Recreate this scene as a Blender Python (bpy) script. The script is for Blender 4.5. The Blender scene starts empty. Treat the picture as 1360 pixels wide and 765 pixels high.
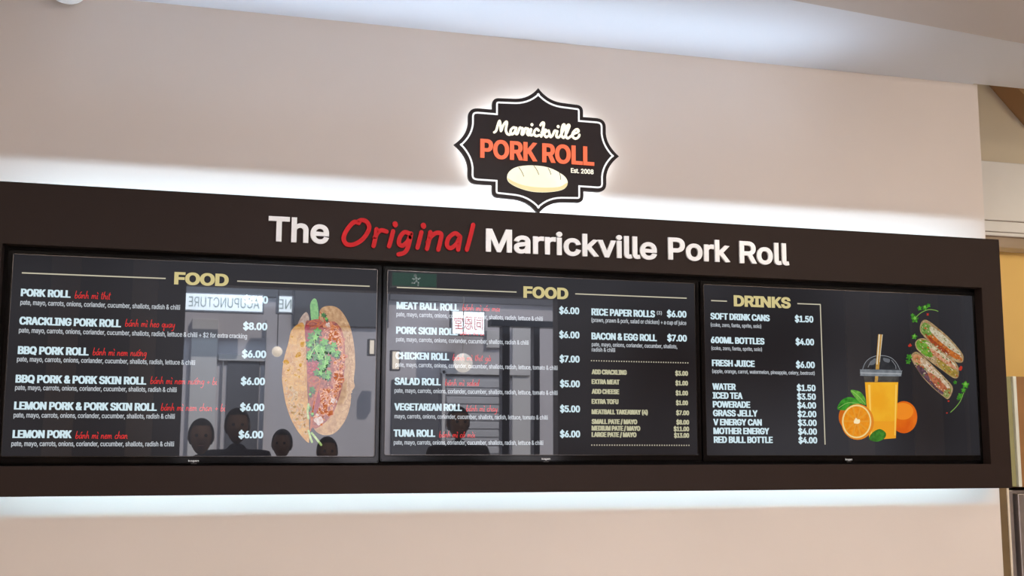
import bpy, bmesh, math, random
from mathutils import Vector, Matrix
from mathutils.geometry import delaunay_2d_cdt, tessellate_polygon
random.seed(7)
C = bpy.context.scene.collection
Z0 = 1.60                      # height of the screens' lower edge above the floor

# ------------------------------------------------------------------ camera
CAMP = Vector((0.591175, -4.042311, 0.043657 + Z0))
YAW, PIT, ROL, FPX = 0.270202, 0.135594, 0.002684, 1521.68
cy_, sy_ = math.cos(YAW), math.sin(YAW)
FW = Vector((sy_*math.cos(PIT), cy_*math.cos(PIT), math.sin(PIT)))
_rt = Vector((cy_, -sy_, 0)); _up = _rt.cross(FW)
RT = _rt*math.cos(ROL) + _up*math.sin(ROL); UP = _up*math.cos(ROL) - _rt*math.sin(ROL)
cam = bpy.data.objects.new('camera', bpy.data.cameras.new('camera')); C.objects.link(cam)
cam.matrix_world = Matrix(((RT.x, UP.x, -FW.x, CAMP.x), (RT.y, UP.y, -FW.y, CAMP.y), (RT.z, UP.z, -FW.z, CAMP.z), (0, 0, 0, 1)))
cam.data.sensor_width = 36; cam.data.lens = FPX*36/1360; cam.data.clip_start = 0.02; cam.data.clip_end = 200
bpy.context.scene.camera = cam

# ------------------------------------------------------------------ world, sun, lamps, exposure
W = bpy.data.worlds.new('sky'); bpy.context.scene.world = W; W.use_nodes = True
W.node_tree.nodes['Background'].inputs['Color'].default_value = (0.62, 0.76, 1.0, 1)
W.node_tree.nodes['Background'].inputs['Strength'].default_value = 6.0
vs = bpy.context.scene.view_settings
vs.view_transform = 'Standard'; vs.look = 'None'; vs.exposure = 0.0; vs.gamma = 1.0; vs.use_curve_mapping = False

def lamp(name, kind, loc, energy, color, size=None, sizey=None, direction=None, spread=None, angle=None):
    l = bpy.data.lights.new(name, kind); l.energy = energy; l.color = color
    if kind == 'AREA':
        l.shape = 'RECTANGLE'; l.size = size; l.size_y = sizey or size
        if spread: l.spread = math.radians(spread)
    if kind == 'SUN' and angle: l.angle = angle
    o = bpy.data.objects.new(name, l); o.location = loc
    if direction is not None: o.rotation_euler = Vector(direction).to_track_quat('-Z', 'Y').to_euler()
    C.objects.link(o); return o
lamp('sun', 'SUN', (0, -8, 12), 24.0, (1.0, 0.95, 0.88), direction=(-0.45, -0.75, -0.8), angle=0.02)
CEIL = 1.602 + Z0
PANELS = [(-0.4, -3.3), (2.4, -3.4), (5.4, -3.4)]
for (lx, ly), pe, pc in zip(PANELS, (62, 76, 78), ((1.0, 0.90, 0.80), (1.0, 0.92, 0.86), (1.0, 0.85, 0.69))):
    lamp('ceiling_panel_light', 'AREA', (lx, ly, CEIL-0.075), pe, pc, 1.1, 0.5, (0, 0, -1))
FILL_SPOTS = [(1.7, -3.0, 5.5, (1.0, 0.95, 0.92), (1.7, 0.07, CEIL-0.4)), (4.1, -3.0, 10, (1.0, 0.84, 0.66), (3.5, 0.07, CEIL-0.4))]  # unseen spots added to brighten the upper wall
for (lx, ly, pe, pc, tg) in FILL_SPOTS:
    lamp('wall_fill_light', 'AREA', (lx, ly+0.09, CEIL-0.13), pe, pc, 0.09, 0.09, Vector(tg)-Vector((lx, ly, CEIL-0.13)), spread=150)
WALLY = 0.07
BX0, BX1, BZ0, BZ1 = -0.105, 3.795, -0.126+Z0, 0.893+Z0      # menu board outline
# LED strips hidden deep in the gap between board and wall, one shining up, one shining down
lamp('led_strip_light', 'AREA', ((BX0+BX1)/2, 0.035, BZ1-0.25), 88, (0.60, 0.81, 1.0), BX1-BX0-0.1, 0.006, (0, 0.15, 1))
lamp('led_strip_light', 'AREA', ((BX0+BX1)/2, 0.035, BZ0+0.25), 82, (0.60, 0.84, 1.0), BX1-BX0-0.1, 0.006, (0, 0.15, -1))
lamp('ceiling_fill_uplight', 'AREA', (1.5, -0.05, BZ1+0.006), 4.1, (0.66, 0.82, 1.0), 2.9, 0.015, (0, -0.28, 1), spread=76)  # unseen uplight added to brighten the ceiling strip
# warm kitchen lamp
lamp('kitchen_light', 'AREA', (5.6, -0.5, 2.9), 10.5, (1.0, 0.90, 0.70), 0.5, 0.3, (-0.3, 1, -0.35))

# ------------------------------------------------------------------ helpers
def ray(px, py): return FW + (px-680)/FPX*RT - (py-382.5)/FPX*UP
def at(px, py, Y=0.0):          # the point of the vertical plane y = Y that a direction meets
    d = ray(px, py); t = (Y-CAMP.y)/d.y; return CAMP + d*t
def at_z(px, py, z):
    d = ray(px, py); t = (z-CAMP.z)/d.z; return CAMP + d*t
def mir(px, py, D):             # a point seen mirrored in the screens, D metres in front of them
    p = at(px, py, D); return Vector((p.x, -D, p.z))
def x_at(px, z, Y):             # x on plane y=Y at height z that lies in column px
    lo, hi = -6.0, 12.0
    for _ in range(40):
        m = (lo+hi)/2; d = Vector((m, Y, z))-CAMP
        if 680+FPX*d.dot(RT)/d.dot(FW) < px: lo = m
        else: hi = m
    return lo

def srgb(r, g, b):
    f = lambda c: (c/255/12.92 if c/255 <= .04045 else ((c/255+.055)/1.055)**2.4)
    return (f(r), f(g), f(b), 1)
MATS = {}
def mat(name, col, rough=0.6, metal=0.0, emit=None, estr=1.0, noise=0.0, nscale=8.0, bump=0.0, bscale=60.0, ior=1.5, col2=None, spec=0.5, detail=3.0):
    if name in MATS: return MATS[name]
    m = bpy.data.materials.new(name); m.use_nodes = True; nt = m.node_tree; b = nt.nodes['Principled BSDF']
    b.inputs['Base Color'].default_value = col; b.inputs['Roughness'].default_value = rough
    b.inputs['Metallic'].default_value = metal; b.inputs['IOR'].default_value = ior
    b.inputs['Specular IOR Level'].default_value = spec
    tc = nt.nodes.new('ShaderNodeTexCoord')
    if emit is not None:
        b.inputs['Emission Color'].default_value = emit; b.inputs['Emission Strength'].default_value = estr
    if noise > 0 or col2 is not None:
        n = nt.nodes.new('ShaderNodeTexNoise'); n.inputs['Scale'].default_value = nscale; n.inputs['Detail'].default_value = detail
        nt.links.new(tc.outputs['Object'], n.inputs['Vector'])
        r = nt.nodes.new('ShaderNodeValToRGB'); nt.links.new(n.outputs['Fac'], r.inputs['Fac'])
        src = emit if emit is not None else col
        c2 = col2 or tuple(c*(1-noise) for c in src[:3])+(1,)
        r.color_ramp.elements[0].position = 0.38; r.color_ramp.elements[1].position = 0.62
        r.color_ramp.elements[0].color = c2; r.color_ramp.elements[1].color = src
        nt.links.new(r.outputs['Color'], b.inputs['Emission Color' if emit is not None else 'Base Color'])
    if bump > 0:
        n2 = nt.nodes.new('ShaderNodeTexNoise'); n2.inputs['Scale'].default_value = bscale; n2.inputs['Detail'].default_value = 4
        nt.links.new(tc.outputs['Object'], n2.inputs['Vector'])
        bp = nt.nodes.new('ShaderNodeBump'); bp.inputs['Strength'].default_value = bump; bp.inputs['Distance'].default_value = 0.002
        nt.links.new(n2.outputs['Fac'], bp.inputs['Height']); nt.links.new(bp.outputs['Normal'], b.inputs['Normal'])
    MATS[name] = m; return m

BLK = (0.004, 0.004, 0.005, 1)
def smat(name, rgb, k=1.0, rgb2=None, nscale=60.0, detail=4.0):     # something shown on a screen, under its glass
    return mat(name, BLK, rough=0.012, emit=srgb(*rgb), estr=k, col2=(srgb(*rgb2) if rgb2 else None), nscale=nscale, ior=1.6, detail=detail)

def obj(name, bm, m, parent=None, smooth=False):
    me = bpy.data.meshes.new(name); bm.to_mesh(me); bm.free()
    if m: me.materials.append(m)
    if smooth:
        for p in me.polygons: p.use_smooth = True
    o = bpy.data.objects.new(name, me); C.objects.link(o)
    if parent: o.parent = parent
    return o
def thing(name, label, cat, loc=(0, 0, 0), group=None):
    o = bpy.data.objects.new(name, None); C.objects.link(o); o.location = loc; o.empty_display_size = 0.1
    o['label'] = label; o['category'] = cat
    if group: o['group'] = group
    bpy.context.view_layer.update()
    return o
def tag(o, label, cat, group=None):
    o['label'] = label; o['category'] = cat
    if group: o['group'] = group
    return o
def struct(o, label=None):
    o['kind'] = 'structure'
    if label: o['label'] = label
    return o
def keep(child, parent):        # parent without moving
    child.parent = parent; child.matrix_parent_inverse = Matrix.Translation(parent.location).inverted(); return child
def bx(bm, x0, x1, y0, y1, z0, z1, bev=0.0, seg=2):
    r = bmesh.ops.create_cube(bm, size=1)
    bmesh.ops.transform(bm, matrix=Matrix.Translation(((x0+x1)/2, (y0+y1)/2, (z0+z1)/2)) @ Matrix.Diagonal((abs(x1-x0), abs(y1-y0), abs(z1-z0), 1)), verts=r['verts'])
    if bev > 0:
        ed = list({e for v in r['verts'] for e in v.link_edges})
        bmesh.ops.bevel(bm, geom=ed, offset=bev, segments=seg, affect='EDGES', profile=0.5)
    return bm
def box(name, x0, x1, y0, y1, z0, z1, m, parent=None, bev=0.0):
    o = obj(name, bx(bmesh.new(), x0, x1, y0, y1, z0, z1, bev), m)
    if parent: keep(o, parent)
    return o
def tube(bm, p, q, r0, r1=None, n=12):
    p, q = Vector(p), Vector(q); d = q-p; r1 = r0 if r1 is None else r1
    r = bmesh.ops.create_cone(bm, cap_ends=True, segments=n, radius1=r0, radius2=r1, depth=d.length)
    bmesh.ops.transform(bm, matrix=Matrix.Translation((p+q)/2) @ d.to_track_quat('Z', 'Y').to_matrix().to_4x4(), verts=r['verts'])

def smoothpts(P, closed=True, k=4):     # Catmull-Rom
    n = len(P); out = []
    rng = range(n if closed else n-1)
    for i in rng:
        g = lambda j: P[j % n] if closed else P[max(0, min(n-1, j))]
        a, b, c, d = g(i-1), g(i), g(i+1), g(i+2)
        for s in range(k):
            t = s/k
            out.append(tuple(0.5*((2*b[m])+(-a[m]+c[m])*t+(2*a[m]-5*b[m]+4*c[m]-d[m])*t*t+(-a[m]+3*b[m]-3*c[m]+d[m])*t**3) for m in (0, 1)))
    if not closed: out.append(tuple(P[-1]))
    return out
def prism(bm, pts, y0, y1=None):        # polygon of (x, z) facing -y; with y1 > y0 a solid
    pts = list(pts)
    if sum(pts[i-1][0]*pts[i][1]-pts[i][0]*pts[i-1][1] for i in range(len(pts))) < 0: pts.reverse()
    n = len(pts); vs_ = [bm.verts.new((x, y0, z)) for x, z in pts]
    tris = [(0, 1, 2), (0, 2, 3)][:n-2] if n < 5 and n == 4 and _convex(pts) else tessellate_polygon([[Vector((x, z, 0)) for x, z in pts]])
    def put(vv, flip):
        for t_ in tris:
            a, b, c = (pts[k] for k in t_)
            ccw = (b[0]-a[0])*(c[1]-a[1])-(b[1]-a[1])*(c[0]-a[0]) > 0
            q = [vv[k] for k in t_]
            if ccw == flip: q.reverse()
            try: bm.faces.new(q)
            except ValueError: pass
    put(vs_, False)
    if y1 is not None:
        vb = [bm.verts.new((x, y1, z)) for x, z in pts]; put(vb, True)
        for i in range(n): bm.faces.new((vs_[i], vb[i], vb[(i+1) % n], vs_[(i+1) % n]))
def _convex(P):
    n = len(P)
    return all((P[(i+1) % n][0]-P[i][0])*(P[(i+2) % n][1]-P[i][1])-(P[(i+1) % n][1]-P[i][1])*(P[(i+2) % n][0]-P[i][0]) > 0 for i in range(n))
def stroke_poly(P, w):                  # ribbon outline with round ends around an open path
    P = [Vector(p) for p in P]; out_l, out_r = [], []; n = len(P)
    for i in range(n):
        t = (P[min(i+1, n-1)]-P[max(i-1, 0)])
        t = t.normalized() if t.length > 1e-9 else Vector((1, 0))
        nn = Vector((-t.y, t.x)); out_l.append(P[i]+nn*w/2); out_r.append(P[i]-nn*w/2)
    return out_l, out_r, P
def stroke(bm, P, w, y0, y1=None, caps=6):
    L, R, P = stroke_poly(P, w); k = 0
    for i in range(len(P)-1):
        prism(bm, [L[i], L[i+1], R[i+1], R[i]], y0-0.00003*(i % 2), y1)
    for c in ([P[0], P[-1]] + (P[1:-1] if w > 0.006 else [])):
        k += 1
        prism(bm, [(c.x+math.cos(a*math.tau/(2*caps))*w/2, c.y+math.sin(a*math.tau/(2*caps))*w/2) for a in range(2*caps)], y0-0.00006-0.00003*(k % 5), y1)

# ---- lettering: outlines of plain sans letters, one line each: the letter, its width, its contours
FONT = r'''
$447:202,-74 202,583 244,583 244,-74/224,-9 197,-8 172,-4 149,1 128,9 108,19 91,31 76,45 64,60 54,77 46,96 41,115 38,137 104,137 110,110 123,88 142,71 166,59 194,52 224,49 241,50 257,52 272,55 286,60 311,74 329,92 341,114 346,139 342,161 332,179 316,193 296,205 272,214 245,222 184,239 154,249 128,260 105,274 86,289 71,307 60,326 54,348 52,372 53,393 58,413 65,431 75,448 87,463 102,476 119,488 138,498 158,506 180,511 203,514 227,516 252,514 275,511 296,505 316,498 334,488 351,476 365,463 377,449 387,433 394,415 399,397 401,378 337,378 334,396 326,412 316,426 302,437 286,447 267,453 247,457 225,459 194,456 167,448 145,435 129,418 118,398 115,376 119,352 131,334 148,319 169,308 191,300 212,293 264,279 287,272 312,264 336,252 359,238 379,220 395,198 401,185 405,171 407,155 408,139 407,118 403,99 396,81 386,64 374,48 360,34 343,21 323,11 302,2 278,-4 252,-8
&448:197,-7 173,-6 150,-2 129,4 110,12 93,22 78,34 65,47 54,62 45,78 39,96 35,114 34,133 37,163 47,189 63,213 85,235 97,245 111,256 125,267 140,279 216,335 226,343 237,352 246,363 255,375 260,389 262,405 258,427 245,445 226,457 201,461 184,459 168,453 155,444 145,431 139,416 137,399 139,380 145,363 155,346 169,327 185,307 204,284 438,0 364,0 171,231 121,293 111,306 102,319 94,331 87,344 78,370 75,398 76,415 79,430 84,445 91,458 109,481 134,499 149,505 165,510 182,513 200,513 218,513 235,510 251,505 266,499 290,482 308,459 320,433 324,404 322,382 315,362 305,342 291,325 275,308 256,293 154,217 140,206 128,195 118,185 110,174 100,154 97,131 100,108 109,87 124,70 143,57 166,49 193,46 223,50 251,59 265,66 278,75 290,84 301,95 312,108 321,121 329,136 336,151 342,168 346,186 348,205 349,224 408,224 407,201 405,180 401,161 397,144 385,115 371,92 357,75 345,62 333,47 320,34 305,23 289,14 271,7 252,1 234,-3 215,-6
(273:89,207 90,235 92,264 96,293 101,324 107,354 114,384 122,413 132,441 142,468 153,494 164,517 177,539 236,539 223,512 212,485 201,457 191,428 182,399 174,370 167,342 161,313 157,285 154,258 152,232 151,207 152,184 154,161 156,138 160,115 165,91 172,67 179,42 188,16 198,-10 209,-38 222,-66 236,-96 177,-96 156,-59 139,-21 124,16 111,55 102,93 95,131 90,169
)273:37,-96 52,-66 64,-37 76,-9 86,18 95,44 102,69 108,93 113,116 117,139 120,162 121,184 122,207 121,232 119,258 116,285 112,313 106,342 99,370 91,399 82,428 73,457 62,485 50,512 37,539 97,539 109,517 121,494 131,468 142,441 151,413 159,384 167,354 173,323 178,293 181,264 183,235 184,207 183,168 178,130 171,92 161,53 149,15 134,-22 117,-59 97,-96
+453:198,34 198,364 255,364 255,34/61,172 61,226 391,226 391,172
,188:38,-119 68,71 137,71 84,-119
.188:95,-4 78,-1 63,9 53,24 50,41 53,59 63,73 78,83 95,87 113,83 128,73 138,59 141,41 138,24 128,9 113,-1
/249:235,533 71,-76 14,-76 178,533
0453:227,-7 199,-5 174,1 151,11 130,24 111,41 95,62 80,86 69,113 60,144 53,178 49,214 48,254 49,294 53,330 60,364 69,395 81,422 95,447 112,467 130,484 151,498 174,508 200,514 227,516 254,514 279,508 302,498 323,484 342,467 358,447 372,422 384,395 393,364 400,330 404,294 405,254 404,214 400,178 393,144 384,113 373,86 359,62 342,41 323,24 302,11 279,1 254,-5/227,50 245,51 261,56 276,63 290,74 303,87 313,103 323,122 330,144 336,168 340,194 343,223 344,254 343,285 340,314 336,341 330,365 323,387 313,405 303,422 290,435 276,446 261,453 245,458 227,460 209,458 192,453 177,446 163,435 151,422 140,405 131,387 123,365 117,341 113,314 110,285 109,254 110,223 113,194 117,168 123,144 131,122 140,103 151,87 163,74 177,63 192,56 209,51
1453:76,0 76,55 391,55 391,0/276,509 276,0 212,0 212,448 209,448 86,358 86,427 198,509
2453:64,0 64,47 234,229 248,243 261,257 272,270 282,282 299,305 311,327 318,348 320,371 317,397 308,419 293,436 273,449 250,457 224,460 196,457 172,447 153,433 139,413 130,390 127,362 66,362 67,384 71,405 77,424 86,442 98,459 111,473 126,486 143,496 162,505 182,511 203,514 225,516 247,514 268,511 288,505 306,497 323,486 337,474 350,461 361,445 370,428 376,411 380,392 381,372 378,345 371,318 365,304 357,290 347,275 336,259 322,241 306,223 288,202 267,180 153,60 153,57 389,57 389,0
3453:218,-7 195,-6 173,-3 152,2 133,10 114,19 98,30 83,43 70,57 60,74 52,91 46,111 44,132 109,132 115,107 126,87 144,71 165,59 191,52 219,50 248,53 275,61 297,74 315,93 325,116 329,145 326,172 316,196 299,217 275,234 260,240 242,244 223,247 201,248 157,248 157,299 288,448 288,452 70,452 70,509 372,509 372,461 211,278 211,289 239,290 264,288 287,284 308,276 327,265 344,253 359,239 371,222 381,205 387,186 392,166 393,145 392,123 387,103 380,84 370,66 358,50 344,36 327,23 309,12 288,4 266,-2 243,-6
4453:40,105 40,158 247,509 311,509 109,166 109,163 413,163 413,105/282,0 282,121 282,146 282,318 343,318 343,0
5453:221,-7 199,-6 178,-2 159,3 140,11 123,21 108,32 94,45 83,60 73,76 66,93 62,111 60,130 122,130 127,108 138,89 154,73 173,60 196,52 221,50 250,53 276,64 298,82 314,104 324,131 328,162 327,178 324,193 320,208 314,221 297,244 275,262 248,273 218,277 192,275 167,268 145,258 128,246 67,253 96,509 366,509 366,452 151,452 134,301 136,301 155,315 178,325 203,331 229,334 247,333 263,330 279,326 294,321 308,314 321,306 334,296 345,285 355,273 364,260 372,246 379,231 384,215 388,199 390,181 391,163 390,139 385,117 379,95 369,76 357,57 343,41 327,27 309,15 289,6 268,-1 245,-5
6453:226,-7 203,-5 182,-1 161,5 142,15 125,26 109,40 96,56 84,74 75,94 69,115 65,138 64,162 65,180 68,199 73,219 80,239 89,261 102,285 118,311 137,340 252,509 322,509 151,261 145,261 154,275 165,288 179,299 196,307 214,312 235,314 257,313 278,309 298,303 316,295 332,284 346,271 359,257 370,240 378,221 384,201 388,180 389,157 388,134 384,112 377,92 368,73 356,55 343,39 327,26 310,14 291,5 271,-2 249,-6/226,48 254,52 279,63 299,79 314,101 324,128 327,157 324,187 314,213 299,235 279,251 254,262 226,265 198,262 174,252 153,235 138,214 128,188 125,158 128,128 138,102 153,79 174,63 198,52
7453:97,0 323,448 323,452 62,452 62,509 391,509 391,449 165,0
8453:226,-7 201,-6 178,-2 156,3 136,11 117,21 101,33 86,47 74,62 64,78 57,96 53,115 52,135 53,151 55,166 59,181 65,195 81,220 101,241 125,256 153,265 153,267 135,273 119,282 105,293 93,308 83,324 76,342 72,360 70,380 72,399 75,417 82,434 90,450 101,464 114,477 129,488 146,498 164,506 184,511 204,514 226,516 248,514 269,511 288,506 306,498 323,488 337,477 350,464 361,450 370,434 377,417 380,399 382,380 380,361 376,342 369,324 359,308 347,293 333,282 318,273 300,267 300,265 327,256 351,241 372,220 387,195 393,181 397,166 400,151 401,135 399,115 395,96 388,78 378,62 366,47 352,33 335,21 317,11 296,3 275,-2 251,-6/226,49 258,52 285,60 307,74 323,91 333,113 337,139 333,165 322,189 305,208 283,223 256,232 226,235 196,232 169,223 147,208 130,189 119,165 115,139 119,113 129,91 145,74 167,60 180,55 195,52 210,50/226,290 252,292 274,300 293,313 307,330 316,351 319,376 316,399 308,420 294,437 275,449 252,457 226,460 200,457 177,449 159,437 145,420 136,399 133,376 136,351 145,330 159,313 178,300 201,292
9453:226,516 249,514 271,510 291,503 310,494 328,482 343,468 356,452 368,434 377,414 384,393 388,371 389,347 388,328 385,309 380,290 373,270 363,248 350,224 334,197 315,168 200,0 130,0 301,248 307,248 299,234 287,221 273,210 257,202 238,196 218,195 195,196 175,199 155,206 137,214 121,225 106,237 94,252 83,269 74,287 68,307 65,329 64,352 65,375 69,397 75,417 85,436 96,454 110,469 125,483 143,494 162,504 182,510 203,514/226,460 199,457 174,446 154,429 138,407 129,381 125,352 129,322 138,295 154,274 174,257 199,247 226,243 254,247 279,257 299,273 314,295 324,321 327,350 324,381 314,407 299,429 279,446 254,457
A480:16,0 201,509 276,509 463,0 395,0 287,302 282,317 276,334 270,352 264,372 257,394 250,420 241,447 232,478 245,478 236,447 228,419 220,393 213,371 206,351 201,333 195,317 191,302 85,0/110,142 110,199 370,199 370,142
B456:60,0 60,509 241,509 266,508 289,504 310,499 329,491 345,481 359,469 371,456 381,442 388,426 394,410 397,392 398,374 395,344 387,320 373,301 356,286 336,275 315,267 315,262 339,257 363,245 385,227 402,203 409,189 414,173 417,155 418,136 417,117 413,100 408,83 400,67 390,52 377,39 362,28 344,18 324,10 301,4 275,1 247,0/125,57 245,57 272,58 296,63 315,70 330,80 341,92 349,105 354,120 355,137 352,161 342,184 327,203 306,218 279,228 248,231 125,231/125,285 238,285 265,288 288,296 308,309 323,326 333,348 336,372 334,388 330,403 323,417 313,429 299,439 283,446 263,450 240,452 125,452
C510:267,-7 235,-5 205,1 177,11 150,25 126,42 104,63 86,88 70,115 57,146 48,179 42,215 40,254 42,293 48,329 57,362 70,393 86,421 104,445 126,466 150,484 177,498 205,508 235,514 267,516 286,515 305,513 323,509 340,504 357,498 373,490 388,481 402,471 415,460 427,447 438,433 448,418 456,402 463,385 469,367 473,348 408,348 401,373 389,395 375,413 357,428 337,440 315,449 292,454 267,456 245,454 223,450 203,443 184,432 166,419 150,403 137,385 125,364 116,340 109,314 105,285 103,254 105,223 109,194 116,168 125,145 137,123 151,105 166,89 184,76 203,66 223,59 245,54 267,53 292,55 315,60 337,69 357,81 375,96 389,114 401,136 408,160 473,160 469,142 463,124 457,107 448,91 438,76 428,62 416,49 402,38 388,28 373,19 357,11 341,5 323,0 305,-4 286,-6
D502:219,0 96,0 96,57 215,57 244,58 272,63 296,70 318,81 337,94 354,110 368,128 379,149 388,172 394,198 398,226 399,255 398,285 394,312 388,337 379,361 368,381 354,399 338,415 320,428 299,438 275,446 249,450 221,452 93,452 93,509 225,509 261,507 294,501 325,492 353,478 377,461 399,441 418,418 433,391 446,361 455,329 460,293 462,255 460,217 455,181 446,149 433,119 417,92 398,68 376,48 351,31 322,17 291,8 256,2/125,509 125,0 60,0 60,509
E419:60,0 60,509 372,509 372,452 125,452 125,286 355,286 355,229 125,229 125,57 375,57 375,0
F410:60,0 60,509 369,509 369,452 125,452 125,278 346,278 346,221 125,221 125,0
G520:269,-7 236,-5 205,1 176,11 149,25 125,43 104,64 85,88 69,116 57,146 47,179 42,215 40,254 42,293 47,329 57,362 69,393 85,421 103,445 125,466 149,484 175,498 203,508 233,514 265,516 285,515 304,513 322,509 340,504 358,497 374,489 389,480 403,469 416,458 429,445 439,431 449,416 458,401 465,384 470,367 474,349 408,349 399,372 387,393 373,411 356,427 337,439 315,448 291,454 265,456 243,454 222,450 202,443 183,432 166,419 150,404 137,385 125,364 116,340 109,314 105,285 103,254 105,223 109,194 116,168 125,145 137,124 151,105 166,90 184,76 203,66 224,59 246,54 269,53 290,54 309,57 328,63 345,71 360,81 374,93 386,107 396,123 404,141 410,160 414,180 415,202 434,199 283,199 283,256 478,256 478,200 476,170 471,141 463,115 451,91 436,69 419,50 399,33 377,19 352,8 326,0 298,-5
H517:60,0 60,509 125,509 125,289 392,289 392,509 457,509 457,0 392,0 392,232 125,232 125,0
I301:31,0 31,57 118,57 118,452 31,452 31,509 269,509 269,452 183,452 183,57 269,57 269,0
J396:185,-7 153,-4 124,3 98,15 75,33 57,55 44,81 36,111 33,145 33,173 98,173 98,145 99,123 104,104 111,88 122,74 134,64 149,56 166,51 185,50 204,51 220,56 235,64 248,74 258,88 266,104 270,123 272,145 272,509 336,509 336,145 334,111 326,81 313,55 294,33 271,15 246,3 217,-4
K467:104,145 104,216 122,239 139,261 157,282 174,303 193,324 212,344 364,509 448,509 231,276 228,276/60,0 60,509 125,509 125,334 124,225 125,193 125,0/372,0 188,259 228,309 449,0
L393:60,0 60,509 125,509 125,57 361,57 361,0
M628:60,0 60,509 152,509 277,187 287,159 299,123 311,84 322,49 307,49 318,83 330,121 342,158 352,187 476,509 568,509 568,0 504,0 504,291 504,327 505,369 506,413 507,457 513,457 505,433 498,409 482,363 467,322 456,291 342,0 286,0 170,291 159,321 145,361 129,408 112,457 119,457 120,416 121,372 122,328 122,291 122,0
N523:60,0 60,509 136,509 343,183 352,169 363,151 375,130 388,107 401,82 414,55 405,54 402,81 401,108 400,134 399,157 399,195 399,509 463,509 463,0 387,0 202,290 177,331 164,354 148,381 108,452 119,454 122,384 124,328 125,291 125,0
O533:267,-7 235,-5 205,1 177,11 150,25 126,42 105,63 86,88 70,115 57,146 48,179 42,215 40,254 42,293 48,329 57,362 70,393 86,421 105,445 126,466 150,484 177,498 205,508 235,514 267,516 299,514 329,508 357,498 384,484 408,466 429,445 448,421 464,393 477,362 486,329 491,293 493,254 491,215 486,179 477,146 464,115 448,88 429,63 408,42 384,25 357,11 329,1 299,-5/267,53 289,54 310,59 330,66 349,76 367,89 383,105 396,123 408,144 418,168 425,194 429,223 430,254 429,286 425,314 418,341 408,365 396,386 383,404 367,420 349,433 330,443 310,450 289,454 267,456 245,454 223,450 203,443 184,433 167,420 151,404 137,385 125,364 116,340 109,314 105,285 103,254 105,223 109,194 116,168 125,144 137,123 151,105 167,89 184,76 203,66 223,59 245,54
P445:60,0 60,509 235,509 263,507 289,503 312,497 332,487 350,476 366,462 379,447 390,430 398,411 404,391 407,370 409,348 407,325 404,304 398,284 390,265 379,248 366,233 350,219 332,207 312,198 289,191 263,187 235,186 109,186 109,242 233,242 252,243 269,246 284,250 297,256 318,272 333,294 342,319 344,348 342,376 333,402 318,423 297,439 284,444 268,449 251,451 232,452 125,452 125,0
Q533:245,159 313,159 369,85 384,65 468,-48 401,-48 346,27 331,46/267,-7 235,-5 205,1 177,11 150,25 126,42 105,63 86,88 70,115 57,146 48,179 42,215 40,254 42,293 48,329 57,362 70,393 86,421 105,445 126,466 150,484 177,498 205,508 235,514 267,516 299,514 329,508 357,498 384,484 408,466 429,445 448,421 464,393 477,362 486,329 491,293 493,254 491,215 486,179 477,146 464,115 448,88 429,63 408,42 384,25 357,11 329,1 299,-5/267,53 289,54 310,59 330,66 349,76 367,89 383,105 396,123 408,144 418,168 425,194 429,223 430,254 429,286 425,314 418,341 408,365 396,386 383,404 367,420 349,433 330,443 310,450 289,454 267,456 245,454 223,450 203,443 184,433 167,420 151,404 137,385 125,364 116,340 109,314 105,285 103,254 105,223 109,194 116,168 125,144 137,123 151,105 167,89 184,76 203,66 223,59 245,54
R449:60,0 60,509 236,509 264,507 290,504 313,497 333,489 351,478 367,465 380,450 390,433 399,415 405,395 408,374 409,352 408,330 405,309 399,290 390,271 380,255 367,240 351,228 333,217 312,209 289,203 264,199 236,198 96,198 96,255 234,255 252,256 269,258 284,262 298,267 319,281 334,300 342,324 345,352 342,380 334,405 319,425 298,440 284,445 269,449 252,451 233,452 125,452 125,0/353,0 230,229 303,229 428,0
S447:224,-9 197,-8 172,-4 149,1 128,9 108,19 91,31 76,45 64,60 54,77 46,96 41,115 38,137 104,137 110,110 123,88 142,71 166,59 194,52 224,49 241,50 257,52 272,55 286,60 311,74 329,92 341,114 346,139 342,161 332,179 316,193 296,205 272,214 245,222 184,239 154,249 128,260 105,274 86,289 71,307 60,326 54,348 52,372 53,393 58,413 65,431 75,448 87,463 102,476 119,488 138,498 158,506 180,511 203,514 227,516 252,514 275,511 296,505 316,498 334,488 351,476 365,463 377,449 387,433 394,415 399,397 401,378 337,378 334,396 326,412 316,426 302,437 286,447 267,453 247,457 225,459 194,456 167,448 145,435 129,418 118,398 115,376 119,352 131,334 148,319 169,308 191,300 212,293 264,279 287,272 312,264 336,252 359,238 379,220 395,198 401,185 405,171 407,155 408,139 407,118 403,99 396,81 386,64 374,48 360,34 343,21 323,11 302,2 278,-4 252,-8
T449:32,452 32,509 417,509 417,452 257,452 257,0 193,0 193,452
U517:259,-8 230,-7 203,-2 177,5 154,15 133,28 114,43 98,60 85,80 74,101 66,124 62,148 60,173 60,509 124,509 124,178 125,160 128,144 133,128 141,113 150,99 160,87 173,77 187,68 203,61 220,56 239,53 259,52 279,53 298,56 315,61 331,68 345,77 357,87 368,99 377,113 384,128 389,144 392,160 393,178 393,509 457,509 457,173 456,148 451,124 443,101 433,80 419,60 403,43 384,28 363,15 340,5 315,-2 288,-7
V480:204,0 16,509 84,509 192,206 197,192 203,176 209,158 215,137 222,115 230,89 239,61 248,31 235,31 244,62 252,90 260,115 267,138 274,158 279,176 285,192 290,206 395,509 463,509 278,0
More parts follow.
